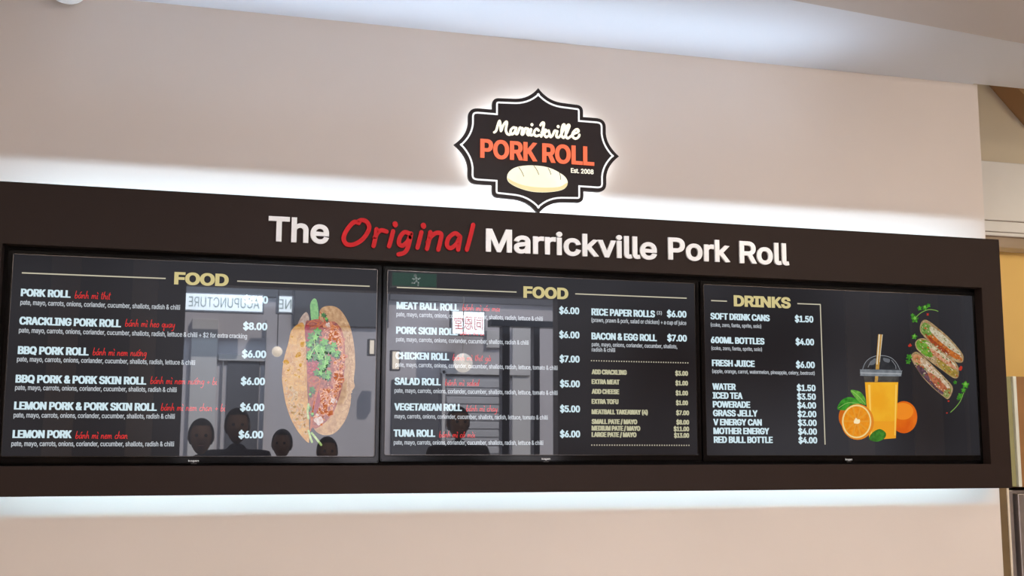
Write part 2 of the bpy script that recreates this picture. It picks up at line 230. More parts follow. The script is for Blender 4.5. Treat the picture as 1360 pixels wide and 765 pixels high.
W686:155,0 16,509 82,509 163,196 170,171 175,145 187,94 192,67 197,40 189,40 194,67 200,94 205,120 211,145 224,196 306,509 380,509 462,196 468,171 474,145 486,94 492,67 497,40 488,40 493,67 499,94 504,120 510,145 523,196 603,509 670,509 530,0 455,0 368,323 363,339 359,356 355,373 351,391 347,410 344,431 340,452 336,475 350,475 346,453 342,433 339,413 335,395 331,377 327,359 323,341 318,323 230,0
X474:18,0 217,284 217,236 29,509 104,509 178,400 192,379 204,361 214,345 223,329 233,312 243,292 232,292 252,329 261,345 272,361 298,400 374,509 446,509 259,239 259,287 456,0 382,0 292,129 268,165 259,180 250,195 241,212 230,231 244,231 235,213 225,196 216,181 206,166 182,129 91,0
Y472:203,0 203,208 16,509 91,509 192,344 200,331 208,318 215,305 222,292 229,279 236,264 243,248 250,230 224,230 231,248 237,265 244,280 251,293 265,318 280,344 381,509 455,509 268,208 268,0
Z438:42,0 42,46 273,385 289,408 306,431 323,453 341,476 348,454 332,454 317,453 301,453 285,452 270,452 254,452 238,452 223,452 40,452 40,509 397,509 397,462 169,129 152,105 134,81 97,33 90,54 106,55 121,56 137,56 152,57 168,57 183,57 199,57 214,57 399,57 399,0
a389:160,-9 142,-8 126,-5 110,-1 94,5 80,12 68,22 57,32 48,45 40,58 35,73 31,90 30,108 34,138 43,161 58,179 78,193 100,203 125,211 152,216 178,220 234,227 252,230 265,235 273,243 276,255 276,257 273,279 267,297 256,311 240,322 220,329 196,331 171,329 149,322 132,313 118,301 107,288 100,274 41,291 48,308 57,322 67,335 79,346 91,355 104,364 118,370 133,375 148,379 163,382 179,384 194,384 215,383 239,379 263,372 286,360 306,343 322,320 329,306 333,290 336,272 337,251 337,0 277,0 277,52 272,52 264,38 252,25 236,12 215,1 190,-6/170,45 202,49 228,59 248,74 263,93 272,115 276,138 276,190 270,186 259,182 246,179 231,176 200,171 175,168 154,164 134,159 117,150 103,139 95,124 92,105 94,87 102,72 114,61 130,52 149,47
b424:229,-8 198,-5 172,4 153,17 138,31 127,46 118,59 112,59 112,0 53,0 53,509 114,509 114,319 118,319 127,331 137,346 152,360 171,373 197,381 229,384 252,383 274,378 294,371 313,361 330,347 345,332 359,313 370,293 379,270 385,245 389,218 390,189 389,160 385,133 379,108 370,84 359,64 346,45 330,29 313,16 294,5 274,-2 252,-7/220,47 237,48 253,51 267,57 279,66 291,76 301,88 309,101 316,117 321,133 325,151 327,170 328,189 327,209 325,227 321,245 316,261 309,276 301,290 291,301 280,311 267,319 253,325 237,329 220,330 203,329 188,325 174,320 161,312 150,302 140,291 132,278 125,263 120,247 116,229 113,210 113,189 113,169 116,150 120,132 125,115 132,100 140,86 150,75 162,65 174,57 188,51 204,48
c396:207,-8 182,-7 159,-2 137,6 117,16 98,30 82,46 68,64 56,85 46,108 40,133 36,159 34,187 36,216 40,243 46,268 56,291 68,312 82,330 98,346 117,360 137,371 159,378 182,383 207,384 234,383 260,377 284,368 305,356 324,341 340,322 353,301 362,277 303,262 298,276 290,289 281,301 270,311 257,319 242,325 226,329 207,330 189,329 173,325 158,319 145,310 134,300 124,287 115,274 108,258 103,242 99,224 97,206 96,187 97,169 99,151 103,134 108,117 115,102 124,89 134,76 145,66 158,57 173,51 189,48 207,46 226,48 243,52 258,58 271,66 282,76 292,89 299,102 304,117 363,102 354,78 341,56 325,37 306,21 285,9 261,-1 235,-6
d424:195,-8 172,-7 151,-2 130,5 111,16 94,29 79,45 66,64 55,84 46,108 39,133 35,160 34,189 35,218 39,245 46,270 55,293 66,313 79,332 95,347 112,361 131,371 151,378 173,383 196,384 228,381 253,373 272,360 287,346 298,331 306,319 311,319 311,509 372,509 372,0 313,0 313,59 307,59 298,46 287,31 272,17 252,4 227,-5/205,47 221,48 236,51 250,57 263,65 274,75 284,86 293,100 299,115 305,132 309,150 311,169 312,189 311,210 309,229 305,247 300,263 293,278 284,291 275,302 263,312 251,320 237,325 221,329 205,330 187,329 172,325 157,319 145,311 133,301 124,290 115,276 108,261 103,245 99,227 97,209 96,189 97,170 99,151 103,133 109,117 115,101 124,88 134,76 145,66 158,57 172,51 188,48
e404:212,-8 185,-7 161,-2 138,6 117,16 98,30 82,46 68,64 56,85 46,108 40,132 35,159 34,187 35,215 39,242 46,267 55,290 67,311 81,329 97,346 115,359 135,370 157,378 180,383 205,384 221,384 236,382 251,379 266,374 280,368 294,361 307,351 319,341 331,329 341,315 350,299 357,282 363,263 368,242 370,219 371,194 371,169 75,169 75,221 338,221 310,202 309,220 307,237 303,254 298,269 283,294 263,314 237,326 205,330 189,329 173,326 159,321 146,313 125,294 109,270 99,241 96,211 96,178 97,157 100,139 104,122 110,106 118,92 128,80 139,70 151,61 165,55 179,50 195,47 212,46 234,48 254,53 271,61 285,73 297,88 306,105 365,91 353,63 335,39 324,29 311,19 298,11 283,4 266,-1 249,-5 231,-7
f254:228,379 228,327 6,327 6,379/81,0 81,432 84,461 96,486 113,505 135,519 161,527 187,530 207,529 222,527 234,524 243,521 227,468 215,472 206,473 195,474 171,470 154,460 145,443 142,419 142,0
g425:207,-151 187,-150 168,-148 150,-144 134,-140 105,-127 82,-110 64,-91 51,-69 101,-41 110,-53 122,-66 136,-78 154,-88 178,-95 207,-97 229,-96 249,-92 267,-85 282,-75 295,-62 304,-47 310,-28 311,-6 311,68 306,68 298,56 287,41 272,28 252,16 227,8 195,5 173,6 152,10 132,17 113,27 95,39 80,53 67,71 55,90 46,112 39,136 35,163 34,191 35,220 39,246 46,271 55,293 66,314 80,332 95,347 112,361 131,371 152,378 173,383 196,384 228,382 253,373 273,360 288,346 299,331 308,319 313,319 313,379 372,379 372,-9 371,-32 367,-54 360,-73 350,-90 338,-104 324,-117 308,-127 291,-136 271,-142 251,-147 229,-150/205,59 222,60 237,63 251,68 264,75 285,95 300,121 305,137 309,154 312,172 312,193 312,212 309,231 305,248 300,264 293,278 285,291 275,303 264,312 251,320 237,325 222,329 205,330 188,329 172,325 158,320 145,312 134,302 124,290 115,277 109,262 103,246 99,229 97,212 96,193 97,173 99,155 103,138 109,123 124,96 145,76 158,68 172,63 188,60
h410:114,227 114,0 53,0 53,509 114,509 114,287 102,287 112,312 124,332 137,349 152,362 169,372 187,379 207,383 227,384 246,383 264,380 280,376 295,369 309,360 321,349 332,336 341,321 348,304 353,285 356,264 357,240 357,0 296,0 296,235 295,256 290,275 283,291 273,304 260,315 246,323 229,328 210,329 184,326 161,317 141,303 126,283 117,257
i167:53,0 53,379 114,379 114,0/84,443 67,446 54,455 44,468 41,483 44,499 54,512 67,521 84,524 100,521 114,512 123,499 126,483 123,468 114,455 100,446
j167:53,379 114,379 114,-30 113,-47 111,-63 107,-77 102,-90 86,-113 65,-129 52,-135 37,-139 21,-142 4,-143 -10,-143 -10,-87 2,-87 25,-83 40,-72 50,-54 53,-29/83,443 67,446 53,455 44,468 41,483 44,499 53,512 67,521 83,524 100,521 114,512 123,499 126,483 123,468 114,455 100,446
k381:110,137 110,212 121,212 284,379 360,379 184,199 177,199/53,0 53,509 114,509 114,0/294,0 148,186 191,229 372,0
l189:139,-2 119,-1 101,3 86,10 74,20 65,33 58,47 54,65 53,84 53,509 114,509 114,99 115,77 120,62 130,54 146,52 160,53 170,54 181,3 162,-1 151,-2
m610:53,0 53,379 112,379 112,295 108,295 118,323 132,346 151,363 172,376 195,384 219,386 239,385 257,380 273,372 287,361 299,347 309,331 316,314 321,295 312,295 322,321 337,343 357,361 381,375 407,383 437,386 453,385 468,383 483,378 497,372 510,364 522,354 532,342 541,328 548,313 553,296 556,276 557,255 557,0 496,0 496,254 494,273 490,289 483,302 473,313 447,326 419,330 395,328 374,320 358,307 345,290 338,270 335,247 335,0 274,0 274,260 269,288 253,311 229,326 199,330 178,328 158,320 140,307 126,289 117,266 114,238 114,0
n410:114,227 114,0 53,0 53,379 112,379 112,287 102,287 112,312 124,332 137,349 152,362 169,372 187,379 207,383 227,384 246,383 264,380 280,376 295,369 309,360 321,349 332,336 341,321 348,304 353,285 356,264 357,240 357,0 296,0 296,235 295,256 290,275 283,291 273,304 260,315 246,323 229,328 210,329 184,326 161,317 141,303 126,283 117,257
o415:207,-8 182,-7 159,-2 137,6 117,16 98,30 82,46 68,64 56,85 46,108 40,133 36,159 34,187 36,216 40,243 46,268 56,291 68,312 82,330 98,346 117,360 137,371 159,378 182,383 207,384 233,383 256,378 278,371 299,360 317,346 333,330 347,312 359,291 369,268 376,243 380,216 381,187 380,159 376,133 369,108 359,85 347,64 333,46 317,30 299,16 278,6 256,-2 233,-7/207,46 226,48 242,51 257,57 270,66 282,76 292,89 300,102 307,117 312,134 316,151 318,169 319,187 318,206 316,224 312,242 307,258 300,274 292,287 282,300 270,310 257,319 242,325 226,329 207,330 189,329 173,325 158,319 145,310 134,300 124,287 115,274 108,258 103,242 99,224 97,206 96,187 97,169 99,151 103,134 108,117 115,102 124,89 134,76 145,66 158,57 173,51 189,48
p424:53,-143 53,379 112,379 112,319 118,319 126,331 137,346 152,360 171,373 197,381 229,384 252,383 274,378 294,371 313,361 330,347 345,332 359,313 370,293 379,270 385,245 389,218 390,189 389,160 385,133 379,108 370,84 359,64 346,45 330,29 313,16 294,5 274,-2 252,-7 229,-8 198,-5 173,4 153,17 138,31 127,46 118,59 114,59 114,-143/220,47 237,48 253,51 267,57 279,66 291,76 301,88 309,101 316,117 321,133 325,151 327,170 328,189 327,209 325,227 321,245 316,261 309,276 301,290 291,301 280,311 267,319 253,325 237,329 220,330 203,329 188,325 174,320 161,312 150,302 140,291 132,278 125,263 120,247 116,229 113,210 113,189 113,169 116,150 120,132 125,115 132,100 140,86 150,75 162,65 174,57 188,51 204,48
q424:372,-143 311,-143 311,59 306,59 298,46 287,31 272,17 252,4 227,-5 195,-8 172,-7 151,-2 130,5 111,16 94,29 79,45 66,64 55,84 46,108 39,133 35,160 34,189 35,218 39,245 46,270 55,293 66,313 79,332 95,347 112,361 131,371 151,378 173,383 196,384 228,381 253,373 272,360 287,346 298,331 307,319 313,319 313,379 372,379/205,47 221,48 236,51 250,57 263,65 274,75 284,86 293,100 299,115 305,132 309,150 311,169 312,189 311,210 309,229 305,247 300,263 293,278 284,291 275,302 263,312 251,320 237,325 221,329 205,330 187,329 172,325 157,319 145,311 133,301 124,290 115,276 108,261 103,245 99,227 97,209 96,189 97,170 99,151 103,133 109,117 115,101 124,88 134,76 145,66 158,57 172,51 188,48
r259:53,0 53,379 112,379 112,321 115,321 130,347 152,367 166,375 181,380 196,384 213,385 229,384 243,384 243,322 230,324 219,325 207,326 182,323 159,315 140,301 126,284 117,262 114,237 114,0
s365:182,-8 163,-7 145,-5 128,-2 112,3 98,10 84,18 72,27 62,38 53,50 45,63 40,78 36,94 94,107 105,79 124,60 150,49 181,45 200,46 217,50 232,55 244,62 262,81 268,103 265,121 254,136 237,147 212,155 149,170 125,177 104,186 87,196 72,208 61,222 53,237 48,255 47,274 48,290 51,305 57,319 65,332 75,343 87,354 100,363 115,370 131,377 149,381 167,384 187,384 206,384 223,381 239,378 254,372 279,358 299,339 314,316 324,290 268,277 258,298 243,316 219,328 187,333 156,329 131,317 114,299 109,277 112,258 124,243 144,232 172,223 229,209 254,202 275,194 292,183 306,171 317,158 325,142 330,125 331,107 330,90 326,75 321,61 312,47 302,35 290,24 276,15 260,6 242,0 223,-5 203,-7
t227:204,379 204,327 6,327 6,379/65,471 126,471 126,98 128,76 136,61 150,53 170,50 185,51 202,54 213,2 203,-1 192,-3 180,-4 168,-4 145,-3 125,2 107,10 92,21 80,35 72,52 67,71 65,93
u410:182,-5 164,-4 146,-1 130,4 115,11 101,20 89,31 78,44 69,59 62,76 57,95 54,116 53,139 53,379 114,379 114,144 115,123 119,105 127,89 137,75 150,64 164,56 181,52 200,50 226,53 249,62 268,77 283,97 293,122 296,153 296,379 357,379 357,0 298,0 298,92 307,92 297,67 286,47 272,30 257,17 240,7 222,0 203,-4
v389:163,0 17,379 84,379 165,155 171,138 177,121 182,104 187,87 191,70 196,53 201,37 206,21 184,21 189,37 194,53 198,70 203,87 207,104 213,121 218,138 224,155 305,379 371,379 226,0
w567:138,0 23,379 87,379 133,214 138,196 143,177 149,157 154,137 159,115 165,91 170,67 175,41 165,41 170,66 175,90 180,113 186,135 191,156 196,176 201,195 206,214 252,379 316,379 362,214 366,196 371,176 376,157 382,136 387,114 392,91 397,67 402,41 391,41 397,66 402,90 408,113 413,135 418,156 423,176 429,195 434,214 480,379 545,379 429,0 368,0 319,172 305,225 297,252 291,280 277,338 291,338 277,280 263,225 255,198 248,172 199,0
x379:21,0 171,218 171,171 29,379 100,379 147,306 156,292 164,279 172,266 179,253 193,229 207,206 175,206 190,229 202,253 209,266 216,279 224,292 233,306 282,379 352,379 209,169 209,214 358,0 287,0 231,85 214,112 200,136 187,159 173,182 205,182 191,159 178,136 165,112 148,85 91,0
y389:47,-139 61,-86 71,-87 88,-90 104,-89 118,-84 130,-74 141,-58 151,-36 163,-1 17,379 84,379 165,155 171,138 177,121 182,104 187,87 191,70 196,53 201,37 206,21 184,21 188,37 193,53 198,70 202,87 207,104 212,121 218,138 224,155 305,379 371,379 204,-58 191,-85 177,-107 159,-124 139,-136 117,-143 91,-145 77,-145 65,-143 54,-141
z380:42,0 42,46 254,320 254,323 48,323 48,379 333,379 333,331 126,60 126,56 339,56 339,0
同1000:248,612 248,547 756,547 756,612/368,378 632,378 632,188 368,188/299,442 299,51 368,51 368,124 702,124 702,442/88,788 88,-82 161,-82 161,717 840,717 840,16 835,-3 816,-9 764,-9 678,-8 695,-44 705,-81 809,-78 872,-67 905,-39 914,15 914,788
堂1000:295,472 706,472 706,361 295,361/225,533 225,301 461,301 461,201 152,201 152,135 461,135 461,14 66,14 66,-52 937,-52 937,14 536,14 536,135 862,135 862,201 536,201 536,301 780,301 780,533/768,833 726,763 676,696 722,679 536,679 536,841 461,841 461,679 284,679 323,696 284,761 231,829 165,802 210,741 246,679 72,679 72,461 142,461 142,613 858,613 858,461 931,461 931,679 744,679 794,738 845,806
恩1000:229,737 773,737 773,362 229,362/154,801 154,298 852,298 852,801/290,237 290,41 318,-40 428,-62 634,-62 729,-28 761,107 724,119 691,137 677,30 629,8 433,8 378,14 366,42 366,237/430,249 507,166 563,86 627,121 569,201 491,280/730,224 818,104 876,-12 946,22 884,137 795,255/167,234 121,115 53,8 118,-29 185,84 233,210/470,717 466,676 459,637 286,637 286,579 442,579 384,492 274,431 294,409 310,384 419,443 486,523 588,451 670,384 714,429 620,500 508,574 510,579 713,579 713,637 524,637 530,676 535,717
 188:
'''
GLYPHS = {}
def load_glyphs():
    for ln in FONT.strip('\n').split('\n'):
        w, _, rest = ln[1:].partition(':')
        GLYPHS[ln[0]] = (int(w)*0.7/509, [[tuple(int(c)*0.7/509 for c in p.split(',')) for p in q.split(' ')] for q in rest.split('/')] if rest else [])
def grow(q, d):           # make a letter bolder: the filled side lies to the right of every contour
    P = []
    for p in q:
        if not P or math.dist(p, P[-1]) > 0.004: P.append(p)
    while len(P) > 3 and math.dist(P[0], P[-1]) <= 0.004: P.pop()
    if d == 0: return P
    n = len(P); out = []
    for i in range(n):
        a, b, c = Vector(P[i-1]), Vector(P[i]), Vector(P[(i+1) % n])
        u, v = (b-a).normalized(), (c-b).normalized(); n1, n2 = Vector((-u.y, u.x)), Vector((-v.y, v.x)); m = n1+n2
        m = m/max(0.7, m.dot(n1)) if m.length > 1e-3 else n1
        out.append(tuple(b+m*d))
    return out
def winding(p, cont):
    w = 0
    for P in cont:
        for i in range(len(P)):
            (x0, y0), (x1, y1) = P[i-1], P[i]
            if (y0 > p[1]) != (y1 > p[1]) and p[0] < (x1-x0)*(p[1]-y0)/(y1-y0)+x0: w += 1 if y1 > y0 else -1
    return w
_tc = {}
def text_mesh(s, offset=0.0, extrude=0.0, bevel=0.0, res=3, spacing=1.0):
    """outlines of the letters, filled (cap height about 0.7)"""
    key = (s, offset, extrude, bevel, spacing)
    if key in _tc: return _tc[key]
    if not GLYPHS: load_glyphs()
    if len(s) > 1:
        V, F, x = [], [], 0.0
        for ch in s:
            if ch != ' ':
                v, f = text_mesh(ch, offset, extrude, bevel); n = len(V)
                V += [(a+x, b_, c) for a, b_, c in v]; F += [tuple(i+n for i in q) for q in f]
            x += GLYPHS[ch][0]*spacing
        _tc[key] = (V, F); return _tc[key]
    cont = [grow(q, offset) for q in GLYPHS[s][1]]
    P, E_ = [], []
    for q in cont:
        n0 = len(P); P += [Vector(p) for p in q]; E_ += [(n0+i, n0+(i+1) % len(q)) for i in range(len(q))]
    vo, eo, fo = delaunay_2d_cdt(P, E_, [], 0, 1e-5)[:3]
    F2 = []
    for f in fo:
        c = sum((vo[i] for i in f), Vector((0, 0)))/len(f)
        if winding(c, cont) != 0: F2.append(tuple(f))
    V = [(v.x, v.y, extrude) for v in vo]; F = F2
    if extrude:
        n = len(V); V += [(v.x, v.y, -extrude) for v in vo]; F = list(F2)+[tuple(i+n for i in reversed(f)) for f in F2]
        dirs = {(f[i-1], f[i]) for f in F2 for i in range(len(f))}
        F += [(b, a, a+n, b+n) for a, b in dirs if (b, a) not in dirs]
    _tc[key] = (V, F); return _tc[key]
_cap = {}
def capheight(offset):
    if offset not in _cap:
        V, F = text_mesh('H', offset); _cap[offset] = (min(v[1] for v in V), max(v[1] for v in V))
    return _cap[offset]
def lettering(name, s, pl, pr, bl, cap, Y, m, parent, offset=0.02, depth=None, bevel=0.0, res=3, spacing=1.0, xr=None, embolden=0.0, split=None):
    """s from column pl to pr, baseline row bl (at the left end), capital height cap rows; lies on plane y=Y"""
    p0 = at(pl, bl, Y); p1 = at(pl, bl-cap, Y); h = p1.z-p0.z; x0 = p0.x; x1 = x_at(pr, p0.z, Y) if xr is None else xr
    lo, hi = capheight(offset); sz = h/(hi-lo)
    dd = 0.0 if depth is None else depth/2/sz
    V, F = text_mesh(s, offset, dd, bevel/sz if bevel else 0.0, res, spacing)
    mx0 = min(v[0] for v in V); mx1 = max(v[0] for v in V)
    sx = (x1-x0)/(mx1-mx0)
    if split:
        w = bpy.data.objects.new(name, None); C.objects.link(w); keep(w, parent); w.location = (0, 0, 0); xx = 0.0
        for ch in s:
            if ch != ' ':
                V, F = text_mesh(ch, offset, dd, bevel/sz if bevel else 0.0)
                me = bpy.data.meshes.new('letter'); me.from_pydata([(x0+(v[0]+xx-mx0)*sx, Y+split-v[2]*sz, p0.z+(v[1]-lo)*sz) for v in V], [], F)
                me.materials.append(m); me.update(); o = bpy.data.objects.new('letter', me); C.objects.link(o); o.parent = w
            xx += GLYPHS[ch][0]
        return w
    me = bpy.data.meshes.new(name)
    VV = [(x0+(v[0]-mx0)*sx, Y-(dd*sz if depth else 0)-v[2]*sz, p0.z+(v[1]-lo)*sz) for v in V]; FF = list(F)
    if embolden:
        n = len(VV)
        VV = [(v[0]-embolden/2, v[1], v[2]) for v in VV]+[(v[0]+embolden/2, v[1]-0.00002, v[2]) for v in VV]
        FF = FF+[tuple(i+n for i in f) for f in F]
    me.from_pydata(VV, [], FF); me.materials.append(m); me.update()
    o = bpy.data.objects.new(name, me); C.objects.link(o); keep(o, parent); return o

# single-stroke handwriting, x-height 1
HW = {
 'a': (1.05, [[(.8,.85),(.45,1),(.1,.6),(.2,.05),(.5,.1),(.8,.6),(.85,1),(.8,.3),(1,0)]]),
 'b': (1.0, [[(.25,2),(.12,1),(.1,.1),(.5,0),(.8,.4),(.65,.85),(.3,.8),(.12,.5)]]),
 'c': (.85, [[(.75,.8),(.45,1),(.1,.6),(.2,.1),(.5,0),(.8,.25)]]),
 'd': (1.05, [[(.75,.8),(.4,.95),(.1,.5),(.3,0),(.7,.3),(.9,1.2),(.95,2),(.85,.6),(.95,0)]]),
 'e': (.85, [[(.1,.5),(.6,.6),(.6,.95),(.3,.95),(.1,.4),(.35,0),(.8,.25)]]),
 'g': (1.0, [[(.8,.85),(.45,1),(.1,.6),(.3,.1),(.7,.4),(.85,1),(.75,-.4),(.4,-.9),(.05,-.7)]]),
 'h': (1.0, [[(.25,2),(.15,1),(.1,0)],[(.13,.5),(.4,.95),(.7,.8),(.7,.3),(.9,0)]]),
 'i': (.45, [[(.2,1),(.12,.4),(.2,0),(.4,.1)],[(.25,1.5),(.27,1.55)]]),
 'j': (.45, [[(.2,1),(.12,.4),(.2,0),(.4,.1)]]),
 'l': (.45, [[(.3,2),(.15,1),(.15,.1),(.4,.05)]]),
 'm': (1.5, [[(.15,1),(.1,0)],[(.12,.5),(.4,.95),(.6,.8),(.6,0)],[(.62,.5),(.9,.95),(1.15,.8),(1.15,.2),(1.4,0)]]),
 'n': (1.05, [[(.15,1),(.1,0)],[(.12,.5),(.45,.95),(.7,.8),(.7,.2),(.95,0)]]),
 'o': (.95, [[(.5,1),(.1,.65),(.2,.1),(.6,.05),(.8,.5),(.65,.95),(.45,1)]]),
 'q': (1.0, [[(.8,.85),(.45,1),(.1,.6),(.3,.1),(.7,.4),(.85,1),(.75,-.9),(.95,-.6)]]),
 's': (.8, [[(.7,.85),(.4,1),(.2,.75),(.6,.35),(.5,.02),(.1,.1)]]),
 't': (.7, [[(.35,1.8),(.25,.8),(.3,.05),(.6,.1)],[(.0,1.2),(.65,1.25)]]),
 'u': (1.05, [[(.15,1),(.1,.3),(.3,0),(.65,.3),(.8,1),(.75,.3),(.95,0)]]),
 'x': (.85, [[(.1,1),(.4,.4),(.75,0)],[(.75,1),(.4,.5),(.05,0)]]),
 'y': (.95, [[(.15,1),(.15,.4),(.4,.1),(.7,.4),(.8,1),(.7,-.4),(.35,-.9),(.05,-.7)]]),
 '+': (1.1, [[(.5,1),(.5,.2)],[(.1,.6),(.95,.6)]]),
 ' ': (.75, []),
}
ACC = {'á': ('a', 'up'), 'à': ('a', 'dn'), 'ì': ('j', 'dn'), 'í': ('j', 'up'), 'ị': ('i', 'dot'), 'ạ': ('a', 'dot'), 'ư': ('u', 'horn'), 'ớ': ('o', 'hornup'), 'ò': ('o', 'dn')}
def handwriting(name, s, pl, pr, bl, xh, Y, m, parent, width=0.0021):
    p0 = at(pl, bl, Y); h = at(pl, bl-xh, Y).z-p0.z; x1 = x_at(pr, p0.z, Y)
    strokes = []; x = 0
    for ch in s:
        b, acc = ACC.get(ch, (ch, None)); adv, st = HW[b]
        for S in st: strokes.append([(x+px, pz) for px, pz in S])
        c = x+adv*0.42
        if acc in ('up', 'hornup'): strokes.append([(c-.05, 1.3), (c+.3, 1.8)])
        if acc == 'dn': strokes.append([(c-.25, 1.8), (c+.1, 1.3)])
        if acc == 'dot': strokes.append([(c, -.4), (c+.05, -.42)])
        if acc in ('horn', 'hornup'): strokes.append([(x+adv-.2, .9), (x+adv+.05, 1.1), (x+adv+.05, 1.3)])
        x += adv
    sx = (x1-p0.x)/x; bm = bmesh.new()
    for S in strokes:
        S = [((px+0.12*pz)*sx+p0.x, p0.z+pz*h) for px, pz in S]
        if len(S) > 2: S = smoothpts(S, False, 2)
        L, R, P = stroke_poly(S, width)
        for i in range(len(P)-1): prism(bm, [L[i], L[i+1], R[i+1], R[i]], Y)
    return keep(obj(name, bm, m), parent)

# ------------------------------------------------------------------ materials
M_wall = mat('beige_wall_paint', srgb(216, 205, 196), 0.85, noise=0.03, nscale=1.5, bump=0.08, bscale=150)
M_ceil = mat('white_ceiling_paint', srgb(224, 229, 238), 0.85, noise=0.02, nscale=1.2)
M_drop = mat('warm_grey_ceiling_tone', srgb(204, 198, 196), 0.85, noise=0.03, nscale=1.2)  # darker than the white ceiling, to paint in shade beyond the lit strip
M_floor = mat('grey_floor_tile', srgb(176, 168, 160), 0.4, noise=0.1, nscale=5)
M_board = mat('dark_brown_laminate', srgb(46, 35, 31), 0.5, spec=0.12, noise=0.06, nscale=3, bump=0.03, bscale=200)
M_cavity = mat('unpainted_dark_board_back', srgb(40, 34, 30), 0.9, noise=0.1)
M_bezel = mat('gloss_black_plastic', (0.006, 0.005, 0.005, 1), 0.10, spec=0.25, noise=0.1)
M_gloss = mat('gloss_black_trim', (0.01, 0.009, 0.009, 1), 0.08, noise=0.1)
M_screen = mat('screen_glass_lit_black', (0.004, 0.004, 0.005, 1), 0.012, emit=srgb(50, 50, 54), estr=1.0, col2=srgb(26, 24, 26), nscale=1.1, detail=1.0, ior=1.6)
M_white3d = mat('white_acrylic', srgb(248, 251, 253), 0.3, noise=0.03)
M_red3d = mat('red_acrylic', srgb(208, 20, 28), 0.5, spec=0.2, noise=0.05)
T_white = smat('screen_white', (206, 228, 236), 1.0)
T_desc = smat('screen_pale_grey', (186, 192, 198), 1.0)
T_red = smat('screen_red', (222, 52, 50), 1.0)
T_gold = smat('screen_pale_gold', (208, 194, 138), 1.0)
T_cream = smat('screen_cream', (205, 202, 168), 0.85)
T_rule = smat('screen_cream_rule', (205, 198, 175), 0.9)

# ------------------------------------------------------------------ room shell
WX1 = 3.832
struct(box('wall_back', -3.2, WX1, WALLY, WALLY+0.14, 0, CEIL, M_wall), 'beige painted wall behind the menu board')
struct(box('floor', -3.2, 8.0, -5.9, 1.2, -0.1, 0, M_floor), 'grey tiled shop floor')
p1, p2 = at_z(1050, 0, CEIL-0.03), at_z(1360, 58, CEIL-0.03)
bm = bx(bmesh.new(), -3.2, 8.0, -5.9, 0.062, CEIL, CEIL+0.25); bx(bm, -3.2, 3.81, 0.0621, 0.21, CEIL, CEIL+0.25)
struct(obj('ceiling', bm, M_ceil), 'cool white painted ceiling')
bm = bmesh.new(); sl = (p2.y-p1.y)/(p2.x-p1.x); ye = lambda x: p1.y+(x-p1.x)*sl  # slab added so its darker tone ends the lit ceiling strip
vsq = [bm.verts.new(c) for c in ((-3.2, ye(-3.2), CEIL-0.03), (8, ye(8), CEIL-0.03), (8, -5.9, CEIL-0.03), (-3.2, -5.9, CEIL-0.03))]
f = bm.faces.new(vsq); r = bmesh.ops.extrude_face_region(bm, geom=[f])
bmesh.ops.translate(bm, verts=[g for g in r['geom'] if isinstance(g, bmesh.types.BMVert)], vec=(0, 0, 0.029))
bmesh.ops.recalc_face_normals(bm, faces=bm.faces)
struct(obj('ceiling_shade_slab', bm, M_drop), 'warm grey slab painting in the shaded ceiling in front of the cool white strip')
struct(box('wall_left', -3.35, -3.2, -5.9, 0.21, 0, CEIL, mat('left_wall_paint', srgb(170, 150, 135), 0.85, noise=0.03)), 'plain side wall left of the shop')
M_yel = mat('yellow_wall_paint', srgb(226, 186, 108), 0.8, noise=0.04, nscale=2)
M_up = mat('olive_beige_upper_paint', srgb(206, 190, 166), 0.85, noise=0.04, nscale=2)
KY = 0.95                               # wall of the back area
a = at(1340, 312, KY).z
struct(box('wall_kitchen_lower', 3.5, 8.0, KY, KY+0.15, 0, a, M_yel), 'yellow painted wall of the back area')
struct(box('wall_kitchen_upper', 3.5, 8.0, KY, KY+0.15, a, 4.3, M_up), 'dull beige wall above the air conditioner')
struct(box('wall_kitchen_left', 3.4, 3.5, 0.22, KY+0.15, 0, 4.3, M_up), 'plain wall behind the menu wall')
struct(box('ceiling_kitchen', 3.4, 8.0, 0.062, KY+0.15, 4.3, 4.4, M_drop), 'high ceiling of the back area')
struct(box('wall_over_ceiling', 3.4, 8.0, -0.05, 0.06, CEIL+0.25, 4.3, M_up), 'wall above the shop ceiling')
struct(box('wall_right', 8.0, 8.15, -5.9, KY+0.15, 0, 4.4, mat('right_wall_paint', srgb(120, 100, 85), 0.85, noise=0.03)), 'plain side wall at the right end of the shop')
# tan wedge painting in the slanting light patch at the top right
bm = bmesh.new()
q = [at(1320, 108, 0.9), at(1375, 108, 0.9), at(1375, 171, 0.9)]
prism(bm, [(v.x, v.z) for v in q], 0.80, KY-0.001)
struct(obj('trim_1', bm, mat('tan_light_patch', srgb(172, 132, 92), 0.85, noise=0.04)), 'tan slanting wedge painted as a light patch under the ceiling at the right')
